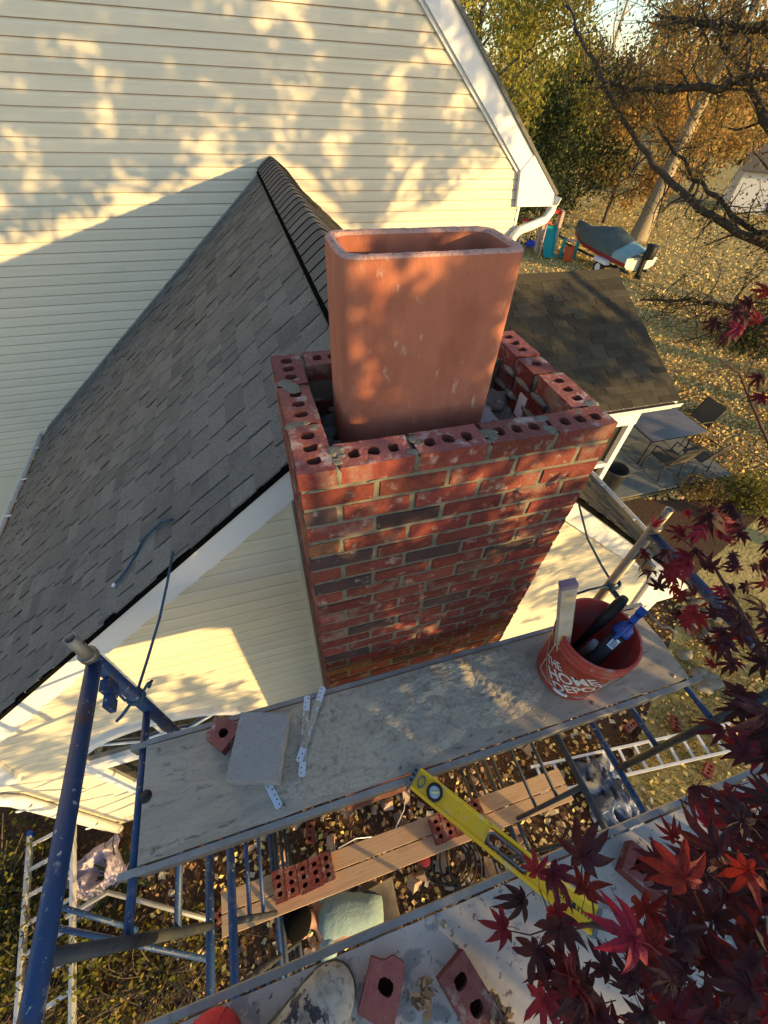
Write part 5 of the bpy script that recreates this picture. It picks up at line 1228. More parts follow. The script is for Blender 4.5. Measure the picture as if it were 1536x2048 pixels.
shade_tree((7.8, -2.9, GZ), [
    (tosun(-.6, 5, .55, 6.4), (1.7, .5, .75), 74, .19, 84, .10),
    (tosun(2.2, 5, .45, 6.5), (1.5, .5, .9), 56, .17, 80, .095),
    (tosun(-2.2, 5, .1, 6.4), (1.1, .5, .7), 36, .19, 84, .10),
    (tosun(.6, 5, .3, 6.2), (2.8, .4, .9), 60, .07, 30, .06),
    (tosun(2.3, .6, -1.9, 4.6), (1.25, .5, .85), 150, .065, 18, .06)], 'unseen autumn tree right of the scaffold, crown shaped to dapple the tall wall', M_lforange, 22, 8.6, .16)
shade_tree((13.6, -4.2, GZ), [(tosun(5.4, 4.6, -2.2, 9.2), (1.5, .7, .7), 52, .19, 50, .12), (tosun(7.8, 5.0, -4.8, 9.0), (1.6, .7, .5), 14, .16, 34, .12), (tosun(9.5, 8.0, -4.6, 11.5), (1.4, .6, .35), 10, .2, 36, .13)], 'unseen autumn tree on the right, crown shaped to shade the porch', M_lforange, 23, 7.5, .2)
shade_tree((22.5, -3.0, GZ), [(tosun(12, 11, -5.0, 13.5), (2.2, .8, .35), 20, .22, 40, .15), (tosun(15, 14, -5.0, 16), (2.4, .8, .3), 18, .24, 40, .15)], 'farther unseen autumn tree on the right, crown shaped to shade the lawn', M_lforange, 24, 6.5, .22)
for i_, (x_, y_, h_) in enumerate([(17.5, .3, 9), (19.5, 1.6, 10), (22.0, 3.2, 9), (25.5, 4.0, 11)]):  # unseen trunks added to throw shadow stripes across the lawn
    tree('shade_tree', (x_, y_, GZ), 60+i_, h_, .26, M_lforange, M_bark, 700, .15, '%s of the four bare trunked trees out of view on the right' % ['nearest', 'second', 'third', 'farthest'][i_], group='trees out of view on the right', spread_leaf=.3, nl=7, spread=.32, first=.35, up=.9)
# background trees
bgG = 'trees at the far edge of the lawn'
B = [  # px, dist, H, leaf material, bark, nleaf, size, label, kwargs
 (930, 24, 13.5, M_lfgreen, M_bark, 13000, .16, 'tall drooping yellow green tree right behind the house roof edge', dict(droop=.25, spread=.38, up=.9, drop=.5)),
 (1000, 30, 14, M_lfgreen, M_bark, 11000, .17, 'yellow green weeping tree left of the sky gap', dict(droop=.3, spread=.38, up=.9, drop=.6)),
 (1075, 40, 8.5, M_lfgreen, M_bark, 6500, .25, 'smaller olive green tree below the sky gap', dict(droop=.2, spread=.4)),
 (1060, 26, 5.5, M_lfdark, M_barkd, 8000, .17, 'dark evergreen bush beside the boat', dict(spread=.6, first=.08, up=.4)),
 (1115, 30, 6.0, M_lfdark, M_barkd, 8000, .18, 'dark evergreen bush behind the boat bow', dict(spread=.6, first=.08, up=.4)),
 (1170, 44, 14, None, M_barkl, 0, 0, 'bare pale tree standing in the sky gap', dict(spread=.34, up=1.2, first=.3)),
 (1205, 55, 13, None, M_bark, 0, 0, 'bare brown tree right of the pale bare one', dict(spread=.34, up=1.2, first=.3)),
 (1260, 34, 7.5, M_lforange, M_bark, 10000, .18, 'orange leaved oak behind the sunlit trunk', dict(spread=.5, first=.15)),
 (1340, 38, 9, M_lforange, M_bark, 10000, .18, 'bright orange oak at the lawn edge above the dark limb', dict(spread=.5, first=.12)),
 (1420, 46, 9, M_lforange, M_bark, 7000, .26, 'orange tree left of the white shed', dict(spread=.5, first=.12)),
 (1180, 36, 7, M_lfbrown, M_bark, 6500, .22, 'brown leaved tree behind the covered boat', dict(spread=.55, first=.1)),
 (1500, 62, 10, M_lfgreen, M_bark, 5500, .32, 'green yellow tree beyond the shed at the right edge', dict(spread=.5, first=.12)),
 (1300, 70, 12, M_lfbrown, M_bark, 5000, .34, 'far brown tree on the rise behind the orange oaks', dict(spread=.5, first=.12)),
 (1120, 75, 8, M_lfbrown, M_bark, 5000, .34, 'far brown tree on the rise below the sky gap', dict(spread=.5, first=.12)),
 (970, 48, 15, M_lfgreen, M_bark, 6000, .3, 'tall yellow green tree behind the weeping pair', dict(droop=.2, spread=.4, up=.8)),
]
for i, (x, d_, H, ml, mbk, nl_, ls, lab, kw) in enumerate(B):
    p = az(x, d_); p.z = gh(p.x, p.y); kw = dict(kw); drop = kw.pop('drop', .0)
    tree('bare_tree' if ml is None else ('bush' if H < 6.5 else 'tree'), p, 100+i, H, H*.016, ml, mbk, nl_, ls, lab, 'bush' if H < 6.5 else 'tree', bgG, spread_leaf=ls*1.6, drop=drop, nl=kw.pop('nl', 9), twigs=3, **kw)
# the sunlit leaning trunk behind the boat
p = pz(1275, 478, GZ)
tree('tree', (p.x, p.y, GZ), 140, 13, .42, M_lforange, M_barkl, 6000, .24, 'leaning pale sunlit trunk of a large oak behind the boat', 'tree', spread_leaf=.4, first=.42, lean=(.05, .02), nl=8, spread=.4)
# far wood as one mass
rng = np.random.default_rng(4); pts = []
for i in range(46):
    q = az(860+i*17+random.uniform(-20, 20), random.uniform(85, 150)); h = random.uniform(4, 7)
    pts.append(np.array([q.x, q.y, gh(q.x, q.y)+h*.5]) + rng.normal(size=(420, 3))*np.array([3.0, 3.0, h*.26]))
tag(place('far_wood', quads_mesh('far_wood', leaf_quads(np.concatenate(pts), .8, rng), M_lfbrown)), 'far brown autumn wood along the horizon', 'wood', kind='stuff')
# big oak whose limbs hang in from the right
oak = empty('oak_tree', (13.5, 3.0, GZ), 'oak at the right whose dark limbs and bronze leaves hang into view', 'oak tree')
def limb(pxs, r0, r1, parent, twn, seed, leaf_n, lsz, spread):
    r_ = random.Random(seed); P_ = [pd(*q) for q in pxs]
    pts = []
    for i in range(len(P_)-1):
        for t_ in np.linspace(0, 1, 6)[:-1]: pts.append(P_[i].lerp(P_[i+1], t_)+Vector((r_.gauss(0, .03), r_.gauss(0, .03), r_.gauss(0, .03))))
    pts.append(P_[-1]); n = len(pts)
    mb = MB(); mb.tube(pts, [r0+(r1-r0)*i/(n-1) for i in range(n)], 8, False); tips = []
    for k_ in range(twn):
        i = r_.randrange(2, n-1); d_ = Vector((r_.gauss(0, 1), r_.gauss(0, 1), r_.gauss(.15, .7))).normalized()
        L_ = r_.uniform(.5, 1.7); q = [pts[i]]
        for s_ in range(5): d_ = (d_+Vector((r_.gauss(0, .25), r_.gauss(0, .25), r_.gauss(0, .25)))).normalized(); q.append(q[-1]+d_*L_/5)
        rb = (r0+(r1-r0)*i/(n-1))*.38; mb.tube(q, [max(.006, rb*(1-.16*s_)) for s_ in range(6)], 5, False)
        for w_ in range(4):
            b_ = q[1+w_]; e = b_+Vector((r_.gauss(0, .35), r_.gauss(0, .35), r_.gauss(0, .3))); mb.tube([b_, b_.lerp(e, .5)+Vector((0, 0, .03)), e], [.008, .006, .004], 4, False); tips += [e, b_.lerp(e, .6)]
        tips += q[2:]
    mb.build('limb', M_barkd, parent)
    if leaf_n: place('foliage', quads_mesh('foliage', crown_quads(tips, leaf_n, lsz, spread, seed), M_lfbrown), parent)
limb([(1640, 560, 10.0), (1536, 500, 10.5), (1400, 420, 11), (1310, 330, 11.2), (1235, 220, 11.5), (1180, 110, 12), (1140, 20, 12.5), (1130, -40, 12.8)], .11, .022, oak, 52, 1, 975, .085, .16)
limb([(1640, 560, 10.0), (1470, 430, 11), (1390, 350, 11.5), (1330, 270, 12), (1290, 170, 12.5)], .075, .02, oak, 40, 2, 975, .085, .16)
limb([(1700, 120, 9), (1536, 145, 9.5), (1430, 175, 10), (1300, 180, 10.6), (1200, 160, 11)], .13, .03, oak, 48, 3, 1950, .085, .16)
limb([(1700, -40, 9), (1560, 40, 9.5), (1450, 60, 10), (1370, 40, 10.6), (1310, 30, 11)], .13, .03, oak, 46, 4, 1950, .085, .18)
limb([(1700, 690, 8.0), (1536, 640, 8.5), (1450, 610, 9), (1380, 600, 9.4), (1280, 600, 10)], .09, .02, oak, 36, 5, 1950, .07, .10)
limb([(1640, 560, 10.0), (1560, 300, 10.5), (1490, 150, 11), (1420, 50, 11.5)], .14, .05, oak, 36, 6, 2100, .085, .18)
q = pd(1640, 560, 10.0); q2 = pd(1700, 120, 9.0)
MB().tube([(13.5, 3.0, GZ-.1), (13.4, 3.05, -3), (q.x+1.2, q.y-.6, q.z-.3), tuple(q)], [.42, .36, .28, .20], 12, False).build('trunk', M_barkd, oak)
MB().tube([(13.4, 3.05, -3), (13.0, 3.2, -.5), tuple(q2), (q2.x-.5, q2.y+.3, q2.z+2.5)], [.34, .26, .18, .08], 10, False).build('trunk', M_barkd, oak)
MB().tube([tuple(pd(1700, 690, 8.0)), (12.6, 2.9, -3.2), (13.42, 3.03, -3.4)], [.09, .13, .16], 8, False).build('trunk', M_barkd, oak)
# round shrub on the lawn
def shrub(c, rx, ry, rz_, n, size, m, label, seed, cat='shrub', twig=True):
    rng = np.random.default_rng(seed); d_ = rng.normal(size=(n, 3)); d_ /= np.linalg.norm(d_, axis=1)[:, None]; rad = rng.random(n)**.4
    P_ = d_*rad[:, None]; P_[:, 2] = np.abs(P_[:, 2]) if rz_ > 0 else P_[:, 2]
    nz_ = np.array([1+.35*mnoise.noise(Vector(tuple(q*2.2))+Vector((seed, 0, 0))) for q in P_]); P_ = P_*nz_[:, None]*np.array([rx, ry, abs(rz_)])+np.array(c)
    t = empty('shrub', c, label, cat); place('foliage', quads_mesh('foliage', leaf_quads(P_, size, rng), m), t)
    mb = MB(); r_ = random.Random(seed)
    for k_ in range(16 if twig else 5):
        a_ = r_.random()*6.28; e = Vector(c)+Vector((math.cos(a_)*rx*r_.uniform(.3, .9), math.sin(a_)*ry*r_.uniform(.3, .9), abs(rz_)*r_.uniform(.5, .95)))
        mb.tube([Vector(c), Vector(c).lerp(e, .5)+Vector((0, 0, .08)), e], [.012, .008, .004], 5, False)
    mb.build('stems', M_bark, t); return t
p = pz(1485, 690, GZ); shrub((p.x, p.y, GZ), 1.1, 1.1, 1.5, 3600, .11, M_lfdark, 'round dark green shrub on the sunny lawn at right', 31)
p = pz(1500, 1000, GZ); shrub((p.x, p.y, GZ), .75, .6, .55, 1800, .07, M_lfyel, 'low yellow green shrub at the bed edge right of the patio', 32)
p = pz(1400, 985, GZ); shrub((p.x, p.y, GZ), .55, .5, .35, 1500, .05, M_lfbrown, 'low rusty brown shrub beside the patio corner', 33)
p = pz(120, 1960, GZ); shrub((p.x, p.y, GZ), .9, .75, .75, 1500, .055, M_lfyel, 'straggly yellow leaved shrub at the lower left under the blue bar', 34)
p = pz(330, 1950, GZ); shrub((p.x, p.y, GZ), .75, .5, .5, 900, .05, M_lfyel, 'sparse yellow leaved shrub between the blue scaffold bars', 35)
p = pz(20, 1780, GZ); shrub((p.x, p.y, GZ), .6, .7, .6, 1200, .05, M_lfyel, 'yellowing shrub left of the ladder at the frame edge', 36)
p = pz(40, 1880, GZ); shrub((p.x, p.y, GZ), .6, .6, .5, 900, .05, M_lfdark, 'dull green shrub behind the left ladder', 37)
# tangle of bare twigs low left
mb = MB(); rr = random.Random(6)
for i in range(150):
    p = pz(rr.uniform(10, 420), rr.uniform(1850, 2048), GZ+.1); d_ = Vector((rr.gauss(0, 1), rr.gauss(0, 1), rr.gauss(.5, .4))).normalized(); q = [p]
    for s_ in range(5): d_ = (d_+Vector((rr.gauss(0, .4), rr.gauss(0, .4), rr.gauss(-.12, .3)))).normalized(); q.append(q[-1]+d_*.13)
    mb.tube(q, .0042, 4, False)
tag(mb.build('twig_tangle', M_bark), 'tangle of thin bare brown twigs at the lower left', 'twigs', kind='stuff')
# fallen leaves on lawn
rng = np.random.default_rng(9); N_ = 52000
xx = rng.random(N_); px_ = rng.uniform(980, 1640, N_); pyx = 330+ (1000-330)*rng.random(N_)**.8
D = CF[None]+CR[None]*((px_-768)/FPX)[:, None]-CU[None]*((pyx-1024)/FPX)[:, None]; t_ = (GZ-CAM[2])/D[:, 2]; G = CAM+D*t_[:, None]
G[:, 2] = GZ+rng.uniform(.01, .05, N_); G = G[(t_ > 0) & (G[:, 1] > 1.5) & (G[:, 0] > 3.9) & (G[:, 1] < 60)]
inp = (G[:, 0] > 6.1) & (G[:, 0] < 9.75) & (G[:, 1] < 6.9) & (G[:, 1] > 3.5); G = G[~inp]
dist = np.linalg.norm(G[:, :2], axis=1); q = leaf_quads(G, .095, rng, .2, .7)
tag(place('fallen_leaves', quads_mesh('fallen_leaves', q, M_fall)), 'dry tan leaves strewn all over the lawn', 'leaves', kind='stuff')
N_ = 9500; G = np.stack([rng.uniform(-4.5, 6.5, N_), rng.uniform(-3.0, 3.3, N_), np.full(N_, GZ+.03)], 1); G = G[(G[:, 1] < .4) | (G[:, 0] > 3.95)]
tag(place('bed_leaves', quads_mesh('bed_leaves', leaf_quads(G, .06, rng, .5, .7), M_fall)), 'dry leaves caught in the mulch below the scaffold', 'leaves', kind='stuff')
# grass tufts close below at the right
N_ = 16000; bx = rng.uniform(2.3, 7.5, N_); by = rng.uniform(-3.2, 1.2, N_); k_ = (by < -1.0+ (bx-2.6)*.55); bx, by = bx[k_], by[k_]; n = len(bx)
base = np.stack([bx, by, np.full(n, GZ)], 1); a_ = rng.uniform(0, 6.28, n); wv = np.stack([np.cos(a_), np.sin(a_), 0*a_], 1)*.006; tipv = base+np.stack([rng.normal(0, .03, n), rng.normal(0, .03, n), rng.uniform(.04, .10, n)], 1)
tag(place('grass', quads_mesh('grass', np.stack([base-wv, base+wv, tipv], 1), leafmat('grass blades', [(.13,.12,.025),(.24,.19,.05)], .4, .03, .3), 3)), 'short dry grass around the long ladder', 'grass', kind='stuff')

# ================================================================== patio with table and chairs
pat = empty('patio', (7.9, 5.4, GZ), 'grey flagstone patio of staggered rectangular slabs beside the porch', 'patio')
rr = random.Random(12); y = 3.62; row = 0; sm = {}
while y < 7.6:
    d_ = [.62, .92, .62, .76, .92, .62][row % 6]; x = 5.98 + (0 if row % 2 else -.35)
    while x < 9.7:
        w = rr.choice([.62, .92, 1.22]); a_, b_ = max(x, 5.98), min(x+w, 9.72)
        if b_-a_ > .12:
            key = (round(b_-a_, 2), d_)
            if key not in sm:
                me = MB().box((0, 0, 0), (b_-a_-.014, d_-.014, .045)).mesh('slab', M_stone); bevel(me, .006); sm[key] = me
            place('slab', sm[key], pat, Matrix.Translation((a_, y, GZ+.008+rr.uniform(0, .006))))
        x += w
    y += d_; row += 1
MB().box((5.97, 3.61, GZ+.004), (9.72, y-.01, GZ+.030)).build('joint_bed', M_mulch, pat)
PZ = GZ+.06
tc = pz(1330, 848, PZ+.70); tb_ = empty('patio_table', (tc.x, tc.y, PZ), 'smoked glass patio table on thin bronze legs', 'table')
me = MB().box((tc.x-.75, tc.y-.48, PZ+.69), (tc.x+.75, tc.y+.48, PZ+.705)).mesh('table_top', M_table); bevel(me, .004); place('table_top', me, tb_)
MB().tube([(tc.x+a_*.75, tc.y+b_*.48, PZ+.685) for a_, b_ in ((-1, -1), (1, -1), (1, 1), (-1, 1), (-1, -1))], .016, 8).build('edge_frame', M_bronze, tb_)
for a_ in (-1, 1):
    for b_ in (-1, 1): MB().tube([(tc.x+a_*.66, tc.y+b_*.40, PZ+.69), (tc.x+a_*.58, tc.y+b_*.34, PZ+.4), (tc.x+a_*.66, tc.y+b_*.40, PZ)], .016, 8).build('leg', M_bronze, tb_)
def patio_chair(c, ang, label):
    t = empty('patio_chair', c, label, 'chair', 'sling patio chairs'); m = rotz(ang, c)
    for s_ in (-.27, .27):
        MB().tube([m @ Vector(p) for p in ((-.26, s_, 0), (-.22, s_, .25), (-.24, s_, .43), (.22, s_, .41), (.27, s_, .2), (.26, s_, 0))], .013, 7).build('leg', M_bronze, t)
        MB().tube([m @ Vector(p) for p in ((-.24, s_, .42), (-.31, s_, .62), (-.42, s_, .96))], .013, 7).build('back_post', M_bronze, t)
        MB().tube([m @ Vector(p) for p in ((-.30, s_, .62), (-.05, s_, .64), (.2, s_, .62), (.22, s_, .41))], .013, 7).build('armrest', M_bronze, t)
    MB().prism([m @ Vector(p) for p in ((-.24, -.255, .425), (.22, -.255, .415), (.22, .255, .415), (-.24, .255, .425))], (0, 0, .008)).build('seat', M_sling, t, fix=True)
    MB().prism([m @ Vector(p) for p in ((-.25, -.255, .46), (-.42, -.255, .96), (-.42, .255, .96), (-.25, .255, .46))], m.to_3x3() @ Vector((-.01, 0, .003))).build('backrest', M_sling, t, fix=True)
patio_chair((tc.x-.38, tc.y-.75, PZ), P2, 'brown sling patio chair at the near left side of the glass table')
patio_chair((tc.x+.42, tc.y-.80, PZ), P2+.15, 'brown sling patio chair at the near right side of the glass table')
patio_chair((tc.x+1.05, tc.y+.15, PZ), math.pi, 'brown sling patio chair at the far right end of the glass table')
o = MB().lathe([(.20, 0), (.24, .45), (.25, .5), (.22, .5), (.20, .05), (0, .05)], tuple(pz(1222, 958, GZ+.25))[:2]+(GZ+.05,), 20).build('planter', M_blk); tag(o, 'round black planter at the foot of the white porch post', 'planter')

# ================================================================== boat, toys, shed
b0 = pz(1287, 512, GZ+1.0); b1 = pz(1166, 452, GZ+1.15); ax = Vector((b1.x-b0.x, b1.y-b0.y, 0)); ax = ax.normalized(); BLn = 4.6
sd = Vector((-ax.y, ax.x, 0)); m = frame(Vector((b0.x, b0.y, GZ)), ax, sd, (0, 0, 1))
boat = empty('motor_boat', (b0.x, b0.y, GZ), 'small white and red motor boat under a grey green cover on a trailer', 'boat')
secs = [(0, .82, .92), (.8, .88, .95), (1.8, .90, .97), (2.8, .83, 1.0), (3.6, .60, 1.06), (4.2, .30, 1.12), (4.6, .03, 1.18)]
def hull_ring(x, w, h, lo_=0):
    keel = .42+.05*(x/4.6)**3*8
    return [m @ Vector(p) for p in ((x, 0, keel), (x, w*.72, keel+.08), (x, w*.96, keel+.20), (x, w, h), (x, 0, h+.03), (x, -w, h), (x, -w*.96, keel+.20), (x, -w*.72, keel+.08))]
MB().loft([hull_ring(*s_) for s_ in secs], smooth=False).build('hull', M_hull, boat, fix=True)
for s_ in (-1, 1):
    mb = MB(); mb.add([m @ Vector((x, s_*(w*f+.010), h-(.32 if f < 1 else .18))) for x, w, h in secs for f in (.985, 1)], [(2*i, 2*i+1, 2*i+3, 2*i+2) for i in range(len(secs)-1)]); mb.build('stripe', M_hullr, boat)
cov = []
for x, w, h in secs:
    tent = .16 if x < .6 else .34 if x < 1.5 else .62 if x < 2.6 else .40 if x < 3.6 else .16 if x < 4.6 else .08
    cov.append([m @ Vector(p) for p in ((x, -w-.03, h-.17), (x, -w-.02, h+.03), (x, -w*.5, h+.05+tent*.55), (x, 0, h+.06+tent), (x, w*.5, h+.05+tent*.5), (x, w+.02, h+.03), (x, w+.03, h-.17))])
for nm_, sl2, mm in (('cover', cov[1:], M_cover), ('stern_cover', cov[:2], M_coverl)):
    n = 7; mb = MB(); mb.add([v for r_ in sl2 for v in r_], [(i*n+k_, i*n+k_+1, (i+1)*n+k_+1, (i+1)*n+k_) for i in range(len(sl2)-1) for k_ in range(n-1)], True); mb.build(nm_, mm, boat)
mo = MB(); mo.loft([[m @ Vector((x_+dx_, y_, z_)) for x_, y_ in ((-.30, -.16), (.02, -.17), (.02, .17), (-.30, .16))] for dx_, z_ in ((-.1, .95), (-.14, 1.10), (-.16, 1.35), (-.10, 1.48))], smooth=True)
mo.box((-.22, -.07, .30), (-.06, .07, .96), m); mo.box((-.34, -.05, .18), (-.02, .05, .32), m); mo.build('outboard_motor', M_blk, boat, fix=True)
trl = MB(); trl.box((-.1, -.55, .34), (4.6, -.47, .42), m); trl.box((-.1, .47, .34), (4.6, .55, .42), m); trl.box((4.6, -.05, .34), (6.6, .05, .42), m); trl.box((1.1, -1.0, .28), (1.2, 1.0, .34), m); trl.build('trailer', M_darkst, boat, fix=True)
for s_ in (-1, 1):
    wm = m @ Matrix.Translation((1.15, s_*1.05, .30)) @ Matrix.Rotation(P2, 4, 'X')
    w_o = MB().lathe([(.16, -.09), (.27, -.095), (.30, -.06), (.30, .06), (.27, .095), (.16, .09)], n=24, m=wm).build('wheel', M_blk, boat)
    MB().lathe([(.0, .075), (.05, .08), (.12, .07), (.16, .085)], n=20, m=wm).build('rim', M_white, w_o); MB().lathe([(.16, -.085), (.12, -.07), (.05, -.08), (0, -.075)], n=20, m=wm).build('rim', M_white, w_o)
    MB().prism([m @ Vector(p) for p in ((.72, s_*.92, .50), (.80, s_*.92, .64), (1.50, s_*.92, .64), (1.58, s_*.92, .50))], m.to_3x3() @ Vector((0, s_*.26, 0))).build('mudguard', M_white, boat, fix=True)
def toy_slide(c, ang, H, W, cols, label):
    t = empty('toy_slide', c, label, 'slide', 'plastic play slides'); m = rotz(ang, c); ms, mc, mt = cols
    for s_ in (-1, 1):
        MB().prism([m @ Vector(p) for p in ((-.25*H, s_*W/2, 0), (.12*H, s_*W/2, 0), (.08*H, s_*W/2, H), (-.16*H, s_*W/2, H))], m.to_3x3() @ Vector((0, s_*.13, 0))).build('side_panel', mc, t, fix=True)
    MB().box((-.15*H, -W/2, H*.93), (.03*H, W/2, H*1.0), m).build('top_bar', mt, t); MB().box((-.16*H, -W/2, H*.60), (.02*H, W/2, H*.63), m).build('platform', mt, t)
    for k_ in range(3): MB().tube([m @ Vector((-.22*H+.02*k_, -W/2, .15*H+.16*H*k_)), m @ Vector((-.22*H+.02*k_, W/2, .15*H+.16*H*k_))], .025, 6).build('step', mt, t)
    pr = [(0, H*.63), (.15*H, H*.50), (.40*H, H*.20), (.55*H, H*.08), (.70*H, H*.06)]; rings = []
    for x, z_ in pr: rings.append([m @ Vector(p) for p in ((x, -W*.42, z_+.11), (x, -W*.38, z_), (x, W*.38, z_), (x, W*.42, z_+.11), (x, W*.36, z_+.11), (x, W*.33, z_+.03), (x, -W*.33, z_+.03), (x, -W*.36, z_+.11))])
    MB().loft(rings, smooth=False).build('chute', ms, t, fix=True)
c = pz(1087, 505, GZ); ca = math.atan2(CAM[1]-c.y, CAM[0]-c.x)
toy_slide((c.x, c.y, GZ), ca+.25, 1.75, .62, (M_tealp, M_pinkp, M_redp), 'tall faded pink toy climber with a teal slide beside the house corner')
c = pz(1132, 518, GZ); toy_slide((c.x, c.y, GZ), ca+.1, .80, .50, (M_orp, M_tealp, M_pinkp), 'small teal toy climber with an orange slide near the boat')
c = pz(1058, 500, GZ+.2); sw = empty('toy_swing', (c.x, c.y, GZ), 'small toy swing set with red roof and blue seat by the house', 'swing')
vx = Vector((-math.sin(ca), math.cos(ca), 0)); vy = Vector((math.cos(ca), math.sin(ca), 0)); c = Vector((c.x, c.y, GZ))
for s_ in (-1, 1):
    for e in (-.4, .4): MB().tube([c+vx*.55*s_+vy*e, c+vx*.5*s_+Vector((0, 0, 1.35))], .035, 8).build('leg', M_pinkp, sw)
MB().tube([c-vx*.7+Vector((0, 0, 1.38)), c+vx*.7+Vector((0, 0, 1.38))], .06, 8).build('top_bar', M_redp, sw)
for s_ in (-.14, .14): MB().tube([c+vx*s_+Vector((0, 0, 1.36)), c+vx*s_+Vector((0, 0, .45))], .01, 5).build('cord', M_tie, sw)
MB().box((-.2, -.16, .38), (.2, .16, .58), frame(c, vx, vy, (0, 0, 1))).build('seat', M_blup, sw)
c = pz(1512, 428, GZ); sh = empty('shed', (c.x, c.y, gh(c.x, c.y)), 'small white shed with dark gable roof at the right edge of the lawn', 'shed'); m = frame(Vector((c.x, c.y, gh(c.x, c.y))), (.75, -.66, 0), (.66, .75, 0), (0, 0, 1))
MB().box((-2.0, 0, 0), (2.4, 3, 2.3), m).build('wall', M_white, sh)
MB().prism([m @ Vector(p) for p in ((-2.25, -.3, 2.25), (-2.25, 1.5, 3.5), (-2.25, 3.3, 2.25), (-2.25, 3.3, 2.35), (-2.25, 1.5, 3.62), (-2.25, -.3, 2.35))], m.to_3x3() @ Vector((4.9, 0, 0))).build('roof', M_cap, sh, fix=True)
MB().box((.4, -.03, .05), (1.4, -.004, 2.0), m).build('door', M_screen, sh)

# ================================================================== Japanese maple in the foreground
mp = empty('maple_tree', (2.7, -2.3, GZ), 'crimson maple tree leaning over the scaffold from the right', 'maple tree')
def maple_leaf(seed):
    r_ = random.Random(seed); mb = MB(); lobes = [(-2.15, .46), (-1.38, .76), (-.68, .95), (0, 1.0), (.68, .95), (1.38, .76), (2.15, .46)]
    k1, k2, k3 = r_.uniform(.15, .75), r_.uniform(-.5, .5), r_.uniform(-.4, .4)
    def P(x, y, fold):
        r2 = math.hypot(x, y); z_ = -k1*r2*r2 + k2*x*y + k3*x*x + .05*math.sin(7*x+3*y+seed) + fold; return (x*.5, y*.5, z_*.5)
    for i, (a_, L_) in enumerate(lobes):
        L_ *= r_.uniform(.82, 1.12); a_ += r_.uniform(-.1, .1)+P2; bend = r_.uniform(-.25, .25); droop = r_.uniform(-.05, .30)
        st = [(0, 0), (.16, .08), (.30, .108), (.45, .122), (.60, .108), (.74, .076), (.88, .036), (1.0, .002)]; v = []
        for t_, w in st:
            aa = a_+bend*t_*t_; c_, s_ = math.cos(aa), math.sin(aa); r2 = t_*L_; w *= r_.uniform(.82, 1.18); dz = -droop*t_**3
            mx, my = r2*c_, r2*s_
            for q in (-1, 0, 1): v.append(P(mx-s_*w*q, my+c_*w*q, dz+(.045+.35*w)*abs(q)*.5))
        mb.add(v, [(3*j_+k_, 3*j_+k_+1, 3*j_+k_+4, 3*j_+k_+3) for j_ in range(len(st)-1) for k_ in (0, 1)], False)
    mb.tube([Vector((0, 0, 0)), Vector((.02, -.14, .02)), Vector((.0, -.30, -.05))], [.010, .008, .007], 4, False)
    return mb
LM = {}
for s_ in range(12):
    for mm in (M_red1, M_red2, M_dry): LM[(s_, mm.name)] = maple_leaf(s_).mesh('leaf', mm)
rl = random.Random(77)
def leaf_at(p, size, mm, direction=None, face=None):
    up_ = Vector(face) if face else Vector((rl.gauss(0, .5), rl.gauss(0, .5), 1)); up_.normalize()
    d_ = Vector(direction) if direction else Vector((rl.gauss(-.5, .6), rl.gauss(.1, .6), rl.gauss(-.3, .4)))
    d_ = (d_-up_*d_.dot(up_)).normalized(); x_ = d_.cross(up_)
    m_ = Matrix(((x_.x*size, d_.x*size, up_.x*size, p.x), (x_.y*size, d_.y*size, up_.y*size, p.y), (x_.z*size, d_.z*size, up_.z*size, p.z), (0, 0, 0, 1)))
    place('leaf', LM[(rl.randrange(12), mm.name)], mp, m_)
TOCAM = lambda p: (Vector(CAM)-p).normalized()
def img_dir(p, dx_, dy_):    # direction in space that runs across the view as given in the picture
    return Vector(CR*dx_ - CU*dy_)
def pick(): 
    t_ = rl.random(); return M_red1 if t_ < .38 else M_red2 if t_ < .985 else M_dry
def region(n, poly_fn, dmin, dmax, size, pd_dir=(-.6, -.5), facing=.9):
    k_ = 0; c_ = 0
    while k_ < n and c_ < n*60:
        c_ += 1; x, y = rl.uniform(940, 1600), rl.uniform(560, 2110)
        if not poly_fn(x, y): continue
        p = pd(x, y, rl.uniform(dmin, dmax)); f = TOCAM(p)*facing + Vector((rl.gauss(0, .55), rl.gauss(0, .55), rl.gauss(.4, .5)))
        leaf_at(p, size*rl.uniform(.75, 1.2), pick(), img_dir(p, pd_dir[0]+rl.gauss(0, .5), pd_dir[1]+rl.gauss(0, .5)), f); k_ += 1
region(128, lambda x, y: x > 1120 and y > 1690+ (1536-x)*.55 and not (x < 1270 and y < 1930), .50, .90, .094, (-.5, -.6))
region(36, lambda x, y: x > 1370-(y-1560)*.3 and 1570 < y < 1780, .52, .90, .094, (-.5, -.7))
region(60, lambda x, y: x > 1330+abs(y-1120)*.25 and 1010 < y < 1330, .95, 1.7, .095, (-.4, .5))
region(24, lambda x, y: x > 1430 and 1240 < y < 1520, .75, 1.1, .11, (-.6, .2))
region(16, lambda x, y: x > 1400+(y-600)*.3 and 590 < y < 740 or (x > 1500 and 560 < y < 800), 1.2, 1.6, .10, (-.7, .4))
region(12, lambda x, y: 1290 < x < 1400 and 1040 < y < 1150+ (x-1290), 1.2, 1.6, .09, (-.4, .5))
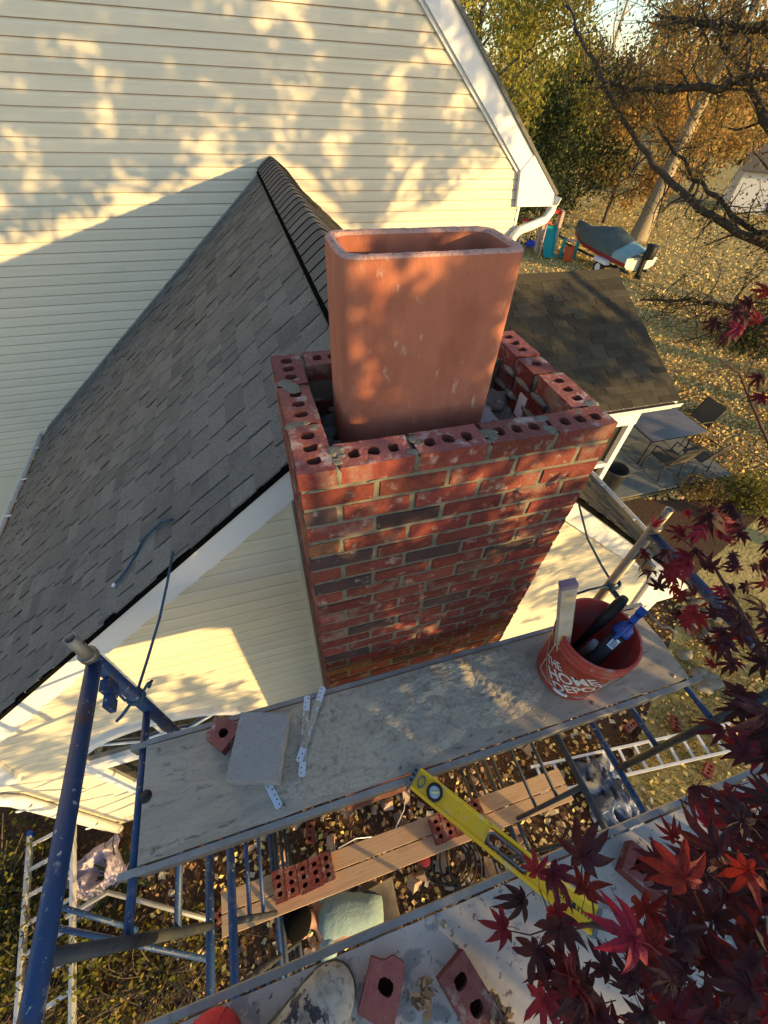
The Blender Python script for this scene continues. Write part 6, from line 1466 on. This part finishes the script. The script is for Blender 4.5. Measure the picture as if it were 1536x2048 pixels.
single = [(1165, 1715, .62, .125, (.05, -1), M_red2), (1045, 1800, .66, .085, (-.6, .3), M_red2), (1075, 1745, .66, .075, (-.2, -.8), M_red1), (1105, 1745, .60, .085, (.2, .5), M_red1), (1010, 1855, .62, .075, (-.9, -.1), M_red1),
          (1120, 1850, .58, .10, (.1, .8), M_red2), (1075, 1900, .58, .09, (-.3, .9), M_red2), (1090, 1995, .55, .09, (.1, .9), M_red1), (1150, 1960, .55, .11, (-.2, .9), M_red2), (1110, 1820, .60, .075, (.5, .7), M_red1), (1170, 1780, .60, .08, (.1, -.9), M_red1)]
for (x, y, d_, s_, dr, mm) in single:
    p = pd(x, y, d_); leaf_at(p, s_, mm, img_dir(p, *dr), TOCAM(p)+Vector((rl.gauss(0, .25), rl.gauss(0, .25), rl.gauss(.1, .2))))
# twigs and boughs
def bough(pxs, r0, r1):
    P_ = [pd(*q) for q in pxs]; n = len(P_); MB().tube(P_, [r0+(r1-r0)*i/(n-1) for i in range(n)], 7, False).build('branch', M_twig, mp)
bough([(1700, 2080, .95), (1450, 1950, .78), (1300, 1880, .70), (1190, 1850, .66), (1120, 1850, .62)], .012, .0015)
bough([(1190, 1850, .66), (1185, 1800, .64), (1178, 1760, .63), (1168, 1735, .62)], .0018, .0009)
bough([(1190, 1850, .66), (1140, 1860, .64), (1100, 1830, .63), (1080, 1780, .65)], .0016, .0009)
bough([(1120, 1850, .62), (1060, 1870, .62), (1012, 1860, .62)], .0013, .0008)
bough([(1700, 1500, 1.3), (1540, 1330, 1.1), (1480, 1220, 1.2), (1420, 1120, 1.35), (1340, 1060, 1.45)], .011, .002)
bough([(1560, 940, 1.5), (1500, 800, 1.45), (1478, 745, 1.4), (1440, 720, 1.4)], .006, .0018)
bough([(1478, 745, 1.4), (1455, 735, 1.4), (1420, 745, 1.4)], .002, .001)
bough([(1700, 1900, .95), (1560, 1700, .8), (1440, 1640, .72), (1360, 1600, .70)], .010, .0015)
e1_ = pd(1700, 2080, .95); e2_ = pd(1700, 1500, 1.3); e3_ = pd(1700, 1900, .95); e4_ = pd(1560, 940, 1.5)
hub = Vector((2.55, -2.1, -1.6))
MB().tube([(2.7, -2.3, GZ-.05), (2.75, -2.25, -3.8), (2.6, -2.15, -2.5), hub], [.10, .085, .07, .055], 10, False).build('trunk', M_bark, mp)
for e in (e1_, e2_, e3_, e4_):
    MB().tube([hub, hub.lerp(e, .4)+Vector((0, -.1, .12)), hub.lerp(e, .75)+Vector((0, 0, .08)), e], [.035, .025, .017, .011], 8, False).build('branch', M_bark, mp)
# rest of the maple crown, outside the frame to the right and behind
mb, tips = grow(55, 3.0, .06, nl=8, spread=.55, first=.1, up=.35, sub=5, twigs=4)
mw = Matrix.Translation(hub); place('branch', mb.mesh('branch', M_bark), mp, mw)
T_ = [t_ for t_ in tips if (lambda w: ((Vector(w)-Vector(CAM)).dot(Vector(CF)) < .05 or abs((Vector(w)-Vector(CAM)).dot(Vector(CR))*FPX/max(.05, (Vector(w)-Vector(CAM)).dot(Vector(CF)))) > 860))(mw @ t_)]
q = crown_quads(T_, 520, .09, .10, 5)
tag(place('upper_foliage', quads_mesh('upper_foliage', q, mat('maple canopy leaf', [(.13,.010,.014),(.22,.014,.02)], 3, rough=.5, island=.4, transl=.35)), mp, mw), kind='stuff')
